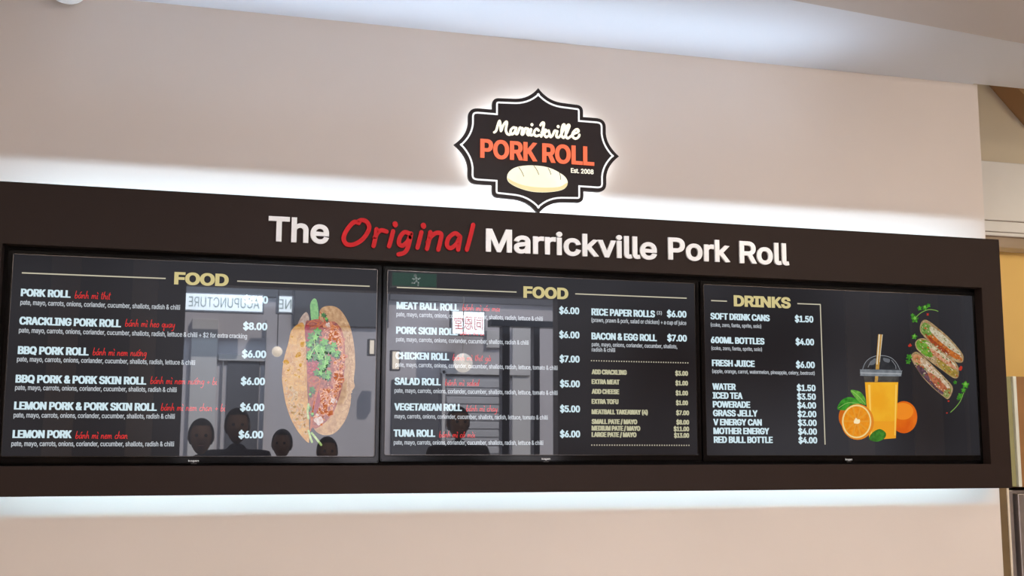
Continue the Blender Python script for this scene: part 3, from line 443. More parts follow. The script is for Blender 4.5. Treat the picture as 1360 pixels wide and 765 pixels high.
# shopfront behind the camera: header, piers
FY = -5.8
fx0, fx1 = 0.50, mir(741, 500, 5.8).x
M_front = mat('dark_brown_front_paint', srgb(84, 66, 56), 0.6, noise=0.15, nscale=1.2)
M_navy = mat('navy_metal', srgb(46, 58, 74), 0.35, metal=0.2, noise=0.1)
struct(box('wall_front_left', -3.2, fx0, FY-0.15, FY, 0, CEIL, M_front), 'dark brown pier left of the shop entrance')
struct(box('wall_front_right', fx1, 8.0, FY-0.15, FY, 0, CEIL, M_front), 'dark brown pier right of the shop entrance')
struct(box('wall_front_header', fx0, fx1, FY-0.15, FY, CEIL-0.24, CEIL, M_front), 'dark brown header over the shop entrance')
M_pale = mat('pale_pilaster_paint', srgb(150, 128, 108), 0.7, noise=0.08)
for i, (a0, a1) in enumerate([(60, 100), (170, 205), (1128, 1160), (1215, 1252)]):
    A, B = mir(a0, 500, 5.75), mir(a1, 500, 5.75)
    struct(box('trim_%d' % (i+2), A.x, B.x, -5.8, -5.77, 0, CEIL-0.03, M_pale), 'brown pilaster on the front wall, seen mirrored in a screen')
# frame standing at the entrance
col = lambda name, a0, a1, b0, b1, D, m, dep=0.08, par=None: box(name, min(mir(a0, b1, D).x, mir(a1, b1, D).x), max(mir(a0, b1, D).x, mir(a1, b1, D).x), -D-dep, -D, 0 if b1 is None else mir(a0, b1, D).z, mir(a0, b0, D).z, m, par)
D0 = 6.6
t = thing('entrance_frame', 'dark navy metal entrance frame with two posts, mirrored in the middle screen', 'door frame', (mir(690, 500, D0).x, -D0, 0))
for a0, a1 in ((667, 677), (709, 717)):
    A, B = mir(a0, 500, D0), mir(a1, 500, D0); box('post', A.x, B.x, -D0-0.12, -D0, 0, mir(690, 432, D0).z, M_navy, t, 0.004)
A, B = mir(652, 430, D0), mir(741, 430, D0); box('beam', A.x, B.x, -D0-0.13, -D0+0.01, mir(690, 434, D0).z, mir(690, 425, D0).z, M_navy, t, 0.004)

# ------------------------------------------------------------------ street and buildings across it (seen only mirrored in the screens)
M_pave = mat('pale_paving', srgb(196, 190, 180), 0.8, noise=0.1, nscale=3)
struct(box('street', -14, 22, -11.8, -5.95, -0.12, -0.02, M_pave), 'pale paved street outside')
FD = 11.5
M_fac = mat('grey_mauve_render', srgb(186, 180, 184), 0.8, noise=0.08, nscale=0.8)
M_fac2 = mat('pale_grey_panel', srgb(190, 186, 186), 0.7, noise=0.06, nscale=1)
M_fdark = mat('dark_slate_panel', srgb(88, 88, 94), 0.5, noise=0.1)
b = thing('street_building', 'grey rendered building across the street, mirrored in the screens', 'building', (3, -FD, -0.02))
box('wall', -8, 16, -FD-0.6, -FD, -0.02, 7.0, M_fac, b)
box('parapet', -8.1, 16.1, -FD-0.7, -FD+0.12, 7.0, 7.25, M_fac2, b)
def fpan(name, a0, a1, b0, b1, m, dep=0.05):
    A, B = mir(a0, b1, FD), mir(a1, b0, FD)
    return box(name, A.x, B.x, -FD, -FD+dep, A.z, B.z, m, b, 0.004)
fpan('fascia_panel', 236, 390, 330, 391, M_fdark, 0.06)
fpan('fascia_panel', 390, 517, 330, 432, M_fdark, 0.06)
fpan('fascia_panel', 517, 745, 330, 399, M_fdark, 0.06)
fpan('pilaster', 246, 290, 425, 660, M_fac2, 0.09)
fpan('recess_panel', 296, 345, 480, 660, M_fdark, 0.03)
fpan('door_frame', 290, 296, 478, 660, M_fac2, 0.07)
fpan('lintel', 290, 352, 472, 479, M_fac2, 0.07)
fpan('pilaster', 346, 354, 425, 660, M_fac2, 0.09)
fpan('window_panel', 645, 665, 440, 462, M_fac2, 0.06)
sh = fpan('roller_shutter', 590, 664, 500, 660, mat('shutter_grey', srgb(168, 166, 170), 0.5, noise=0.05), 0.04)
fpan('shutter_frame', 584, 590, 492, 660, M_fac2, 0.09)
fpan('shutter_frame', 584, 702, 490, 497, M_fac2, 0.09)
fpan('shutter_frame', 663, 667, 497, 660, M_fac2, 0.09)
fpan('doorway_panel', 679, 707, 437, 660, M_fac2, 0.05)
fpan('dark_bay', 518, 583, 505, 660, M_fdark, 0.03)
for k in range(9):
    y = 506+k*11; s = fpan('shutter_slat', 592, 662, y, y+8, MATS['shutter_grey'], 0.055)
M_sign = mat('lit_sign_face', (0.8, 0.8, 0.8, 1), 0.4, emit=(0.93, 0.98, 1.0, 1), estr=8.0, noise=0.1)
M_sign2 = mat('lit_sign_face_dim', (0.8, 0.8, 0.8, 1), 0.4, emit=(0.86, 0.95, 0.96, 1), estr=4.2, noise=0.12)
M_ink = mat('grey_sign_ink', srgb(70, 90, 85), 0.5, emit=(0.34, 0.42, 0.38, 1), estr=3.0, noise=0.05)
M_rink = mat('red_sign_ink', srgb(160, 40, 30), 0.5, emit=(0.75, 0.06, 0.04, 1), estr=3.0, noise=0.05)
def light_box(label, a0, a1, b0, b1, D, s, ink, flip_h=0.62, thick=0.12, em=None):
    A, B = mir(a0, b1, D), mir(a1, b0, D)
    t = thing('light_box_sign', label, 'sign', ((A.x+B.x)/2, -D, A.z))
    box('housing', A.x-0.02, B.x+0.02, -D-thick, -D-0.005, A.z-0.02, B.z+0.02, M_fdark, t, 0.005)
    box('face', A.x, B.x, -D-0.005, -D, A.z, B.z, em or M_sign, t)
    if s:
        V, F = text_mesh(s, 0.0, 0, 0, 3); w0, w1 = min(v[0] for v in V), max(v[0] for v in V); h0, h1 = min(v[1] for v in V), max(v[1] for v in V)
        W_, H_ = (B.x-A.x)*0.92, (B.z-A.z)*flip_h
        me = bpy.data.meshes.new('lettering')       # reads left to right for someone facing the sign from the shop
        me.from_pydata([((A.x+B.x)/2-(((v[0]-w0)/(w1-w0))-.5)*W_, -D+0.002, (A.z+B.z)/2+((v[1]-h0)/(h1-h0)-.5)*H_) for v in V], [], F)
        me.materials.append(ink); o = bpy.data.objects.new('lettering', me); C.objects.link(o); keep(o, t)
    return t
light_box('white lit sign reading ACUPUNCTURE, mirrored in the left screen', 246, 349, 393, 411, 10.9, 'ACUPUNCTURE', M_ink, em=M_sign2)
light_box('small square lit sign beside the acupuncture sign, mirrored in the left screen', 369, 388, 394, 414, 10.9, 'NE', M_ink, em=M_sign2)
light_box('square lit sign with red characters, mirrored in the middle screen', 601, 643, 415, 443, 10.9, '同恩堂', M_rink)
M_warmpane = mat('lit_doorway', (0.8, 0.7, 0.6, 1), 0.5, emit=(1.0, 0.86, 0.66, 1), estr=5.5, noise=0.15)
light_box('warm lit doorway panel, mirrored at the left of the middle screen', 521, 530, 467, 490, 10.9, None, M_ink, em=M_warmpane)
light_box('narrow warm lit panel, mirrored at the right of the left screen', 491, 497, 452, 470, 10.9, None, M_ink, em=M_warmpane)
for (a0, a1, yy, e, cc) in ((246, 390, 402, 130, (0.6, 0.8, 1.0)), (585, 670, 430, 110, (0.75, 0.85, 1.0))):  # unseen lamps added to imitate the bluish glow around the signs
    A, B = mir(a0, yy, 10.3), mir(a1, yy, 10.3)
    lamp('sign_glow_fill', 'AREA', ((A.x+B.x)/2, -10.2, (A.z+B.z)/2+0.35), e, cc, B.x-A.x, 0.1, (0, -1, -0.45))
g = mir(615, 482, 7.0)
t = thing('pendant_lamp', 'white globe pendant lamp on a thin cord, mirrored in the middle screen', 'lamp', tuple(g))
bm = bmesh.new(); bmesh.ops.create_uvsphere(bm, u_segments=20, v_segments=12, radius=0.095); o = obj('globe', bm, mat('globe_glass', (0.8, 0.78, 0.74, 1), 0.3, emit=(1, 0.93, 0.85, 1), estr=9, noise=0.02), t, True)
bm = bmesh.new(); tube(bm, (0, 0, 0.09), (0, 0, 0.9), 0.006); obj('cord', bm, M_fac2, t)
g = mir(368, 467, 7.0)
t = thing('pendant_lamp', 'small warm globe pendant lamp, mirrored left of the sandwich picture', 'lamp', tuple(g))
bm = bmesh.new(); bmesh.ops.create_uvsphere(bm, u_segments=16, v_segments=10, radius=0.05); obj('globe', bm, mat('warm_globe', (0.8, 0.7, 0.6, 1), 0.3, emit=(1, 0.86, 0.7, 1), estr=9, noise=0.02), t, True)
bm = bmesh.new(); tube(bm, (0, 0, 0.045), (0, 0, 0.9), 0.005); obj('cord', bm, M_fdark, t)
# exit sign on the header
A, B = mir(520, 380, 5.7), mir(581, 363, 5.7)
t = thing('exit_sign', 'green exit sign with a running figure, mirrored at the top of the middle screen', 'sign', ((A.x+B.x)/2, -5.8, A.z))
box('housing', A.x, B.x, -5.8, -5.71, A.z, B.z, mat('exit_housing', srgb(200, 205, 200), 0.5, noise=0.02), t, 0.004)
box('face', A.x+0.008, B.x-0.008, -5.71, -5.705, A.z+0.008, B.z-0.008, mat('exit_green', (0.02, 0.3, 0.15, 1), 0.4, emit=(0.02, 0.55, 0.28, 1), estr=0.9, noise=0.05), t)
bm = bmesh.new(); cx, cz, s_ = mir(553, 372, 5.7).x, (A.z+B.z)/2, (B.z-A.z)
for P in ([(-.02, .15), (.02, -.08)], [(.02, -.08), (.15, -.2), (.12, -.4)], [(.02, -.08), (-.12, -.22), (-.3, -.22)], [(-.02, .13), (.15, .05), (.25, .12)], [(-.02, .13), (-.15, .02), (-.25, .08)]):
    stroke(bm, [(cx+x*s_, cz+z*s_) for x, z in P], 0.012, -5.7045, -5.7035)
prism(bm, [(cx-0.01+0.014*math.cos(k*math.tau/12), cz+0.28*s_+0.014*math.sin(k*math.tau/12)) for k in range(12)], -5.7045, -5.7035)
keep(obj('running_figure', bm, mat('exit_white', (.8, .8, .8, 1), 0.4, emit=(0.8, 1, 0.9, 1), estr=1.6, noise=0.02)), t)

# people standing behind and around the camera (seen mirrored, low in the screens)
def person(px, py, D, label, top, turn=0.0, skin=(0.35, 0.2, 0.13, 1)):
    g = mir(px, py, D); H = g.z; s = H/1.75
    t = thing('person', label, 'person', (g.x, -D, 0))
    J = {'hip': (0, 0, .95), 'belly': (0, 0, 1.1), 'chest': (0, 0, 1.33), 'neck': (0, 0, 1.47), 'neck2': (0, .01, 1.52),
         'sl': (-.19, 0, 1.41), 'el': (-.25, .02, 1.12), 'wl': (-.26, .1, .88), 'hl': (-.26, .13, .8),
         'sr': (.19, 0, 1.41), 'er': (.25, .02, 1.12), 'wr': (.26, .1, .88), 'hr': (.26, .13, .8),
         'tl': (-.1, 0, .9), 'kl': (-.11, .02, .5), 'al': (-.11, 0, .09), 'fl': (-.12, .16, .035),
         'tr': (.1, 0, .9), 'kr': (.11, .02, .5), 'ar': (.11, 0, .09), 'fr': (.12, .16, .035)}
    R = {'hip': .15, 'belly': .14, 'chest': .165, 'neck': .065, 'neck2': .055, 'sl': .075, 'el': .047, 'wl': .032, 'hl': .035, 'sr': .075, 'er': .047, 'wr': .032, 'hr': .035,
         'tl': .095, 'kl': .062, 'al': .042, 'fl': .035, 'tr': .095, 'kr': .062, 'ar': .042, 'fr': .035}
    E = [('hip', 'belly'), ('belly', 'chest'), ('chest', 'neck'), ('neck', 'neck2'), ('chest', 'sl'), ('sl', 'el'), ('el', 'wl'), ('wl', 'hl'), ('chest', 'sr'), ('sr', 'er'), ('er', 'wr'), ('wr', 'hr'),
         ('hip', 'tl'), ('tl', 'kl'), ('kl', 'al'), ('al', 'fl'), ('hip', 'tr'), ('tr', 'kr'), ('kr', 'ar'), ('ar', 'fr')]
    K = list(J); me = bpy.data.meshes.new('body'); me.from_pydata([tuple(c*s for c in J[k]) for k in K], [(K.index(a_), K.index(b_)) for a_, b_ in E], [])
    me.materials.append(top); o = bpy.data.objects.new('body', me); C.objects.link(o); o.parent = t
    o.modifiers.new('skin', 'SKIN'); o.modifiers.new('sub', 'SUBSURF').levels = 1; o.modifiers['sub'].render_levels = 2
    for i, k in enumerate(K):
        v = me.skin_vertices[0].data[i]; v.radius = (R[k]*s*(1.15 if k in ('chest', 'belly', 'hip') else 1), R[k]*s); v.use_root = (k == 'hip')
    ms = mat('skin', skin, 0.6, noise=0.05); mh = mat('dark_hair', (0.015, 0.011, 0.009, 1), 0.6, noise=0.2)
    bm = bmesh.new(); bmesh.ops.create_uvsphere(bm, u_segments=24, v_segments=16, radius=1)
    for v in bm.verts:
        x, y, z = v.co; w = 0.078*(1-0.22*max(0, -z)); 
        v.co = Vector((x*w, y*0.098*(1-0.1*max(0, -z)), z*0.118+1.63))*s
        if y > .8 and abs(x) < .25 and -.35 < z < .1: v.co.y += 0.018*s           # nose
        if y > .6 and abs(abs(x)-.38) < .15 and 0 < z < .25: v.co.y -= 0.006*s     # eye sockets
    for sgn in (-1, 1):
        r = bmesh.ops.create_uvsphere(bm, u_segments=8, v_segments=6, radius=0.03*s)
        bmesh.ops.transform(bm, matrix=Matrix.Translation((sgn*0.078*s, -0.005*s, 1.63*s)) @ Matrix.Diagonal((.35, .7, 1, 1)), verts=r['verts'])
    hd = obj('head', bm, ms, t, True)
    for sgn in (-1, 1):
        bm = bmesh.new()
        r = bmesh.ops.create_uvsphere(bm, u_segments=8, v_segments=6, radius=0.011*s)
        bmesh.ops.translate(bm, verts=r['verts'], vec=(sgn*0.03*s, 0.088*s, 1.642*s))
        obj('eye', bm, mat('eye_dark', (0.02, 0.015, 0.01, 1), 0.2, noise=0.1), hd, True)
    bm = bmesh.new(); r = bmesh.ops.create_uvsphere(bm, u_segments=10, v_segments=6, radius=0.022*s); bmesh.ops.transform(bm, matrix=Matrix.Translation((0, 0.088*s, 1.572*s)) @ Matrix.Diagonal((1, .25, .25, 1)), verts=r['verts'])
    obj('mouth', bm, mat('lip', (0.3, 0.1, 0.09, 1), 0.5, noise=0.05), hd, True)
    bm = bmesh.new(); bmesh.ops.create_uvsphere(bm, u_segments=24, v_segments=16, radius=1)
    for v in bm.verts: v.co = Vector((v.co.x*0.087, v.co.y*0.104-0.012, v.co.z*0.115+1.645))*s
    bmesh.ops.delete(bm, geom=[v for v in bm.verts if v.co.y > 0.04*s and v.co.z < 1.69*s or v.co.z < 1.57*s], context='VERTS')
    obj('hair', bm, mh, t, True)
    for sgn in (-1, 1):
        bm = bmesh.new()
        hx, hz = sgn*.26, .76
        for k in range(4): tube(bm, (hx*s, (.105+k*.019)*s, hz*s), (hx*s, (.11+k*.019)*s, (hz-.075+abs(k-1.5)*.008)*s), .0085*s, .007*s, 8)
        tube(bm, ((hx-sgn*.02)*s, .1*s, (hz+.03)*s), ((hx-sgn*.045)*s, .11*s, (hz-.03)*s), .01*s, .008*s, 8)
        bx(bm, (hx-.016)*s, (hx+.016)*s, .098*s, .172*s, (hz-.01)*s, (hz+.07)*s, .008*s)
        obj('hand', bm, ms, t, True)
    t.rotation_euler.z = turn
    return t
M_c1 = mat('black_cloth', srgb(32, 32, 36), 0.9, noise=0.2); M_c2 = mat('navy_cloth', srgb(38, 42, 60), 0.9, noise=0.2); M_c3 = mat('charcoal_cloth', srgb(50, 46, 46), 0.9, noise=0.2)
person(268, 557, 4.35, 'person in black standing behind the camera, mirrored low in the left screen', M_c1)
person(316, 543, 4.75, 'tall person in navy, mirrored under the middle of the left screen', M_c2)
person(375, 571, 5.7, 'person in charcoal, mirrored just left of the sandwich picture', M_c3, 0.2)
person(435, 581, 5.1, 'person in navy, mirrored at the foot of the sandwich picture', M_c2)
person(609, 541, 5.2, 'person in black, mirrored at the bottom of the middle screen', M_c1)

# ------------------------------------------------------------------ menu board
board = thing('menu_board', 'long dark brown menu board with a recessed opening for three screens', 'menu board', ((BX0+BX1)/2, WALLY, BZ0))
OX0, OX1, OZ0, OZ1 = -0.026, 3.698, -0.030+Z0, 0.687+Z0
bm = bmesh.new()                                     # face frame: one ring with a bevelled opening
FYB = -0.06
outer = [(BX0, BZ0), (BX1, BZ0), (BX1, BZ1), (BX0, BZ1)]; inner = [(OX0, OZ0), (OX1, OZ0), (OX1, OZ1), (OX0, OZ1)]
def ring(bm, O, I, y0, y1):
    vo0 = [bm.verts.new((x, y0, z)) for x, z in O]; vi0 = [bm.verts.new((x, y0, z)) for x, z in I]
    vo1 = [bm.verts.new((x, y1, z)) for x, z in O]; vi1 = [bm.verts.new((x, y1, z)) for x, z in I]
    n = len(O)
    for i in range(n):
        j = (i+1) % n
        bm.faces.new((vo0[i], vo0[j], vi0[j], vi0[i])); bm.faces.new((vo1[j], vo1[i], vi1[i], vi1[j]))
        bm.faces.new((vo0[j], vo0[i], vo1[i], vo1[j])); bm.faces.new((vi0[i], vi0[j], vi1[j], vi1[i]))
    bmesh.ops.recalc_face_normals(bm, faces=bm.faces)
ring(bm, outer, inner, FYB, -0.012)
bmesh.ops.bevel(bm, geom=[e for e in bm.edges], offset=0.0012, segments=2, affect='EDGES')
keep(obj('face_frame', bm, M_board), board)
T = 0.012                                            # box behind the face; its top and bottom stop short of the wall, leaving the light gap
for nm, a_ in (('top_panel', (BX0+0.002, BX1-0.002, -0.0119, 0.0580, BZ1-T, BZ1-0.001)), ('bottom_panel', (BX0+0.002, BX1-0.002, -0.0119, 0.0612, BZ0+0.001, BZ0+T))):
    box(nm, *a_, M_board, board)
box('side_panel', BX0+0.002, BX0+T, -0.0119, 0.0595, BZ0+T, BZ1-T, M_board, board)
box('side_panel', BX1-T, BX1-0.002, -0.0119, 0.0595, BZ0+T, BZ1-T, M_board, board)
box('backing', BX0+T, BX1-T, 0.028, 0.032, BZ0+T, BZ1-T, M_cavity, board)

# raised header lettering: every word a thing
HB = FYB
def word(name, s, pl, pr, bl, cap, label):
    Yf = HB-0.011
    z_ = at(pl, bl, Yf).z
    o = lettering(name, s, pl, pr, bl, cap, Yf, M_white3d, board, offset=0.032, depth=0.0085, bevel=0.0012, res=5, split=0.0055)
    o['label'] = label
    return o
word('raised_word', 'The', 356, 437, 319.8, 33.2, 'white raised word The on the board')
word('raised_word', 'Marrickville', 645.5, 873, 333.8, 30.6, 'white raised word Marrickville on the board')
word('raised_word', 'Pork', 888, 970.5, 344.4, 29.4, 'white raised word Pork on the board')
word('raised_word', 'Roll', 983, 1048.8, 349.2, 29.4, 'white raised word Roll on the board')
ORI = [[(516,98),(490,95),(455,135),(440,175),(455,205),(495,205),(540,175),(568,125),(555,92),(530,84),(512,92)],
 [(605,130),(600,170),(590,213)], [(596,172),(612,145),(632,135),(655,142)], [(688,140),(678,180),(668,215)], [(698,103),(699,108)],
 [(778,155),(745,145),(722,172),(718,202),(735,212),(762,190),(778,152),(766,210),(748,245),(716,256)], [(830,145),(820,185),(810,222)], [(840,110),(841,115)],
 [(875,145),(868,185),(858,228)], [(862,195),(880,165),(908,148),(930,155),(925,190),(915,232)], [(1025,168),(1000,150),(968,172),(958,207),(975,225),(1005,205),(1024,168),(1020,200),(1014,232)], [(1090,108),(1075,170),(1058,232)]]
o = bpy.data.objects.new('raised_word', None); C.objects.link(o); keep(o, board)
for grp in ((0,), (1, 2), (3, 4), (5,), (6, 7), (8, 9), (10,), (11,)):
    bm = bmesh.new()
    for gi in grp:
        S = ORI[gi]
        Q = [at(340+x/3.778, 270+y/3.778, HB-0.009) for x, y in S]; Q = [(v.x, v.z) for v in Q]
        if len(Q) > 2: Q = smoothpts(Q, False, 5)
        stroke(bm, Q, 0.0155 if len(S) > 2 else 0.0185, HB-0.009, HB, 8)
    l_ = obj('letter', bm, M_red3d); l_.parent = o
o['label'] = 'red raised handwritten word Original on the board'

# ------------------------------------------------------------------ screens
SC = [(0.0, 1.211, 0.0, 0.664), (1.246, 2.4435, 0.005, 0.663), (2.479, 3.697, 0.003, 0.661)]
def television(x0, x1, z0, z1, label, kx, kw, kz):
    z0 += Z0; z1 += Z0
    t = thing('television', label, 'television', ((x0+x1)/2, 0.026, z0-0.022), 'menu screens')
    box('housing', x0-0.013, x1+0.0125, 0.004, 0.0265, z0-0.020, z1+0.012, M_bezel, t, 0.004)
    box('screen', x0-0.001, x1+0.001, -0.0005, 0.004, z0-0.001, z1+0.001, M_screen, t)
    bm = bmesh.new()                                  # bezel: bevelled ring, deeper at the bottom
    ring(bm, [(x0-0.015, z0-0.022), (x1+0.0145, z0-0.022), (x1+0.0145, z1+0.014), (x0-0.015, z1+0.014)], [(x0, z0), (x1, z0), (x1, z1), (x0, z1)], -0.007, 0.004)
    bmesh.ops.bevel(bm, geom=list(bm.edges), offset=0.0028, segments=3, affect='EDGES')
    keep(obj('bezel', bm, M_bezel, smooth=False), t)
    bm = bmesh.new(); ring(bm, [(x0-0.0005, z0-0.0005), (x1+0.0005, z0-0.0005), (x1+0.0005, z1+0.0005), (x0-0.0005, z1+0.0005)], [(x0+0.0018, z0+0.0018), (x1-0.0018, z0+0.0018), (x1-0.0018, z1-0.0018), (x0+0.0018, z1-0.0018)], -0.0022, -0.0006)
    keep(obj('inner_trim', bm, mat('inner_trim_grey', srgb(96, 90, 86), 0.2, metal=0.85, noise=0.1)), t)
    lettering('brand_lettering', 'kogan', kx, kx+kw, kz, 2.6, -0.0072, mat('badge_print', srgb(205, 205, 205), 0.4, noise=0.02, emit=(0.5, 0.5, 0.5, 1), estr=0.4), t, offset=0.02)
    box('sensor', x_at(kx+kw*0.25, z0-0.024, -0.004), x_at(kx+kw*0.8, z0-0.024, -0.004), -0.005, 0.002, z0-0.0255, z0-0.021, mat('sensor_window', srgb(70, 66, 66), 0.3, noise=0.05), t, 0.0008)
    return t
tv1 = television(*SC[0], 'left black framed screen showing the first food menu and a filled roll', 250, 14, 613.2)
tv2 = television(*SC[1], 'middle black framed screen showing the second food menu with extras', 719.5, 11.5, 610.6)
tv3 = television(*SC[2], 'right black framed screen showing the drinks menu, juice cup and rice paper rolls', 1123, 9, 611.4)
YS = -0.0009      # print lies on the screen face
def head(s, pl, pr, bl, cap, tv): lettering('menu_heading', s, pl, pr, bl, cap, YS, T_gold, tv, offset=0.045, res=4, embolden=0.002)
def item(s, pl, pr, bl, cap, tv, m=None): lettering('menu_item', s, pl, pr, bl, cap, YS, m or T_white, tv, offset=0.028, embolden=0.0028)
def price(s, pl, pr, bl, cap, tv, m=None): lettering('price', s, pl, pr, bl, cap, YS, m or T_white, tv, offset=0.028, embolden=0.0022)
def desc(s, pl, pr, bl, tv, cap=6.0): lettering('ingredient_line', s, pl, pr, bl, cap, YS, T_desc, tv, offset=0.012, res=2, embolden=0.0006)
def viet(s, pl, pr, bl, tv, xh=4.6): handwriting('vietnamese_name', s, pl, pr, bl, xh, YS, T_red, tv)
def rule(a_, b_, tv, w=0.0042):
    A, B = at(*a_, YS), at(*b_, YS)
    if abs(B.x-A.x) > abs(B.z-A.z): B.z = A.z = (A.z+B.z)/2
    else: A.x = B.x = (A.x+B.x)/2
    bm = bmesh.new(); d = (B-A).normalized(); n = Vector((-d.z, 0, d.x))*w/2
    prism(bm, [((A+n).x, (A+n).z), ((B+n).x, (B+n).z), ((B-n).x, (B-n).z), ((A-n).x, (A-n).z)], YS)
    keep(obj('rule_line', bm, T_rule), tv)
def dots(a_, b_, tv, n=40):
    A, B = at(*a_, YS), at(*b_, YS); bm = bmesh.new(); z = (A.z+B.z)/2
    for i in range(n):
        x = A.x+(B.x-A.x)*i/(n-1); prism(bm, [(x-.0022, z-.0022), (x+.0022, z-.0022), (x+.0022, z+.0022), (x-.0022, z+.0022)], YS)
    keep(obj('dotted_line', bm, T_rule), tv)
D_RC = 'pate, mayo, carrots, onions, coriander, cucumber, shallots, radish & chilli'
D_RL = 'pate, mayo, carrots, onions, coriander, cucumber, shallots, radish, lettuce & chilli'
D_RT = 'pate, mayo, carrots, onions, coriander, cucumber, shallots, radish, lettuce, tomato & chilli'
head('FOOD', 231.5, 303, 377.6, 16.5, tv1); rule((29, 362.3), (220, 369.9), tv1); rule((315, 373.2), (491, 380.3), tv1)
R1 = [('PORK ROLL', 28, 93, 393.3, 10.0, 'bánh mì thịt', 99, 146.5, 396, D_RC, 27, 239, 404.6, '$6.00', 324, 355.5, 402.2),
 ('CRACKLING PORK ROLL', 26, 160, 431, 10.5, 'bánh mì heo quay', 166, 232, 433.4, D_RL+' + $2 for extra cracking', 25, 328, 441.6, '$8.00', 323, 354.5, 437.8),
 ('BBQ PORK ROLL', 24, 117, 470.2, 10.6, 'bánh mì nem nướng', 123, 194.5, 471.6, D_RL, 22.5, 259, 480, '$6.00', 321.5, 353, 474.8),
 ('BBQ PORK & PORK SKIN ROLL', 21, 193.5, 508.2, 10.6, 'bánh mì nem nướng + bi', 199.5, 288, 509.6, D_RC, 20, 234.5, 517.8, '$6.00', 320, 351.5, 511),
 ('LEMON PORK & PORK SKIN ROLL', 19, 207.5, 543.9, 10.6, 'bánh mì nem chan + bi', 213.5, 299, 545.2, D_RC, 18, 232, 554.4, '$6.00', 319, 350.5, 545.6),
 ('LEMON PORK', 17, 94.5, 581.7, 10.6, 'bánh mì nem chan', 100, 169.5, 582.4, D_RC, 15, 231, 592.4, '$6.00', 317, 349, 582)]
for r_ in R1:
    item(*r_[0:5], tv1); viet(*r_[5:9], tv1, 5.0); desc(*r_[9:13], tv1, 6.6); price(*r_[13:17], 9.8, tv1)
head('FOOD', 695.5, 754.5, 395.4, 15.3, tv2); rule((527, 381.5), (686, 388), tv2); rule((764, 390.3), (912, 396), tv2)
R2 = [('MEAT BALL ROLL', 527, 609, 410.4, 9.6, 'bánh mì xíu mại', 614, 664, 412, D_RL, 526.5, 721, 420, '$6.00', 743, 769, 416.6),
 ('PORK SKIN ROLL', 526.5, 607.5, 443.2, 9.6, 'bánh mì bi', 611, 643, 444.6, D_RC, 526, 702, 453.3, '$6.00', 743, 769.3, 448.8),
 ('CHICKEN ROLL', 526, 596, 477, 9.6, 'bánh mì thịt gà', 601, 652, 478.4, D_RT, 525.5, 740.5, 487, '$7.00', 743.5, 769.5, 481),
 ('SALAD ROLL', 524.5, 585, 511, 9.6, 'bánh mì salad', 591, 636, 511.8, D_RT, 524, 740.5, 521.4, '$5.00', 744, 769.8, 514),
 ('VEGETARIAN ROLL', 524, 613, 545, 9.6, 'bánh mì chay', 619, 660.5, 546, 'mayo, carrots, onions, coriander, cucumber, shallots, radish, lettuce, tomato & chilli', 524, 727.5, 555.6, '$5.00', 744, 770, 547.4),
 ('TUNA ROLL', 523, 577.5, 580, 9.6, 'bánh mì cá mòi', 583, 631, 580.8, D_RL, 523, 721.5, 590.4, '$6.00', 744, 770.2, 580.8)]
for r_ in R2:
    item(*r_[0:5], tv2); viet(*r_[5:9], tv2, 4.2); desc(*r_[9:13], tv2, 5.9); price(*r_[13:17], 9.0, tv2)
item('RICE PAPER ROLLS', 786, 869.5, 418.7, 9.2, tv2); desc('(3)', 872.5, 879, 417.6, tv2, 4.5); price('$6.00', 886, 911.5, 421, 8.8, tv2)
desc('(prawn, prawn & pork, salad or chicken) + a cup of juice', 785.5, 911.5, 427.6, tv2, 5.6)
item('BACON & EGG ROLL', 786, 872, 450.8, 9.2, tv2); price('$7.00', 886.5, 912, 453, 8.8, tv2)
desc('pate, mayo, onions, coriander, cucumber, shallots,', 786, 899.5, 459.8, tv2, 5.4); desc('radish & chilli', 786, 817, 466.8, tv2, 5.4)
dots((785.5, 479), (913.5, 482), tv2); dots((786, 590.6), (915, 592), tv2)
for s, pr_, bl, pc, pl2, bl2 in (('ADD CRACKLING', 832, 497, '$3.00', 897, 498.8), ('EXTRA MEAT', 822.5, 510, '$1.00', 897.3, 511.8), ('ADD CHEESE', 822, 523, '$1.00', 897.6, 525), ('EXTRA TOFU', 821, 536.3, '$1.00', 898, 538),
        ('MEATBALL TAKEAWAY (4)', 860, 550, '$7.00', 898.2, 551.3), ('SMALL PATE / MAYO', 846, 563, '$8.00', 898.5, 563.8), ('MEDIUM PATE / MAYO', 850, 571.8, '$11.00', 895, 572.7), ('LARGE PATE / MAYO', 845, 580.3, '$13.00', 895.5, 581.3)):
    item(s, 786.2, pr_, bl, 6.4, tv2, T_cream); price(pc, pl2, 913.5 if bl < 540 else 915, bl2, 6.2, tv2, T_cream)
head('DRINKS', 975, 1050, 406.8, 14.8, tv3); rule((944.5, 399), (965.5, 400.2), tv3); rule((1059, 403), (1090, 404.6), tv3)
rule((1089.5, 404.4), (1095.8, 590.5), tv3, 0.0045)
item('SOFT DRINK CANS', 944, 1022, 424, 8.6, tv3); price('$1.50', 1056, 1080, 427.6, 8.6, tv3); desc('(coke, zero, fanta, sprite, solo)', 944, 1011, 433.6, tv3, 5)
item('600ML BOTTLES', 944.5, 1015, 455.6, 8.6, tv3); price('$4.00', 1057, 1081, 458, 8.6, tv3); desc('(coke, zero, fanta, sprite, solo)', 945, 1012, 464.6, tv3, 5)
item('FRESH JUICE', 946, 1002, 486.2, 8.6, tv3); price('$6.00', 1057.5, 1082, 488.5, 8.6, tv3); desc('(apple, orange, carrot, watermelon, pineapple, celery, beetroot)', 946, 1082, 495.2, tv3, 5)
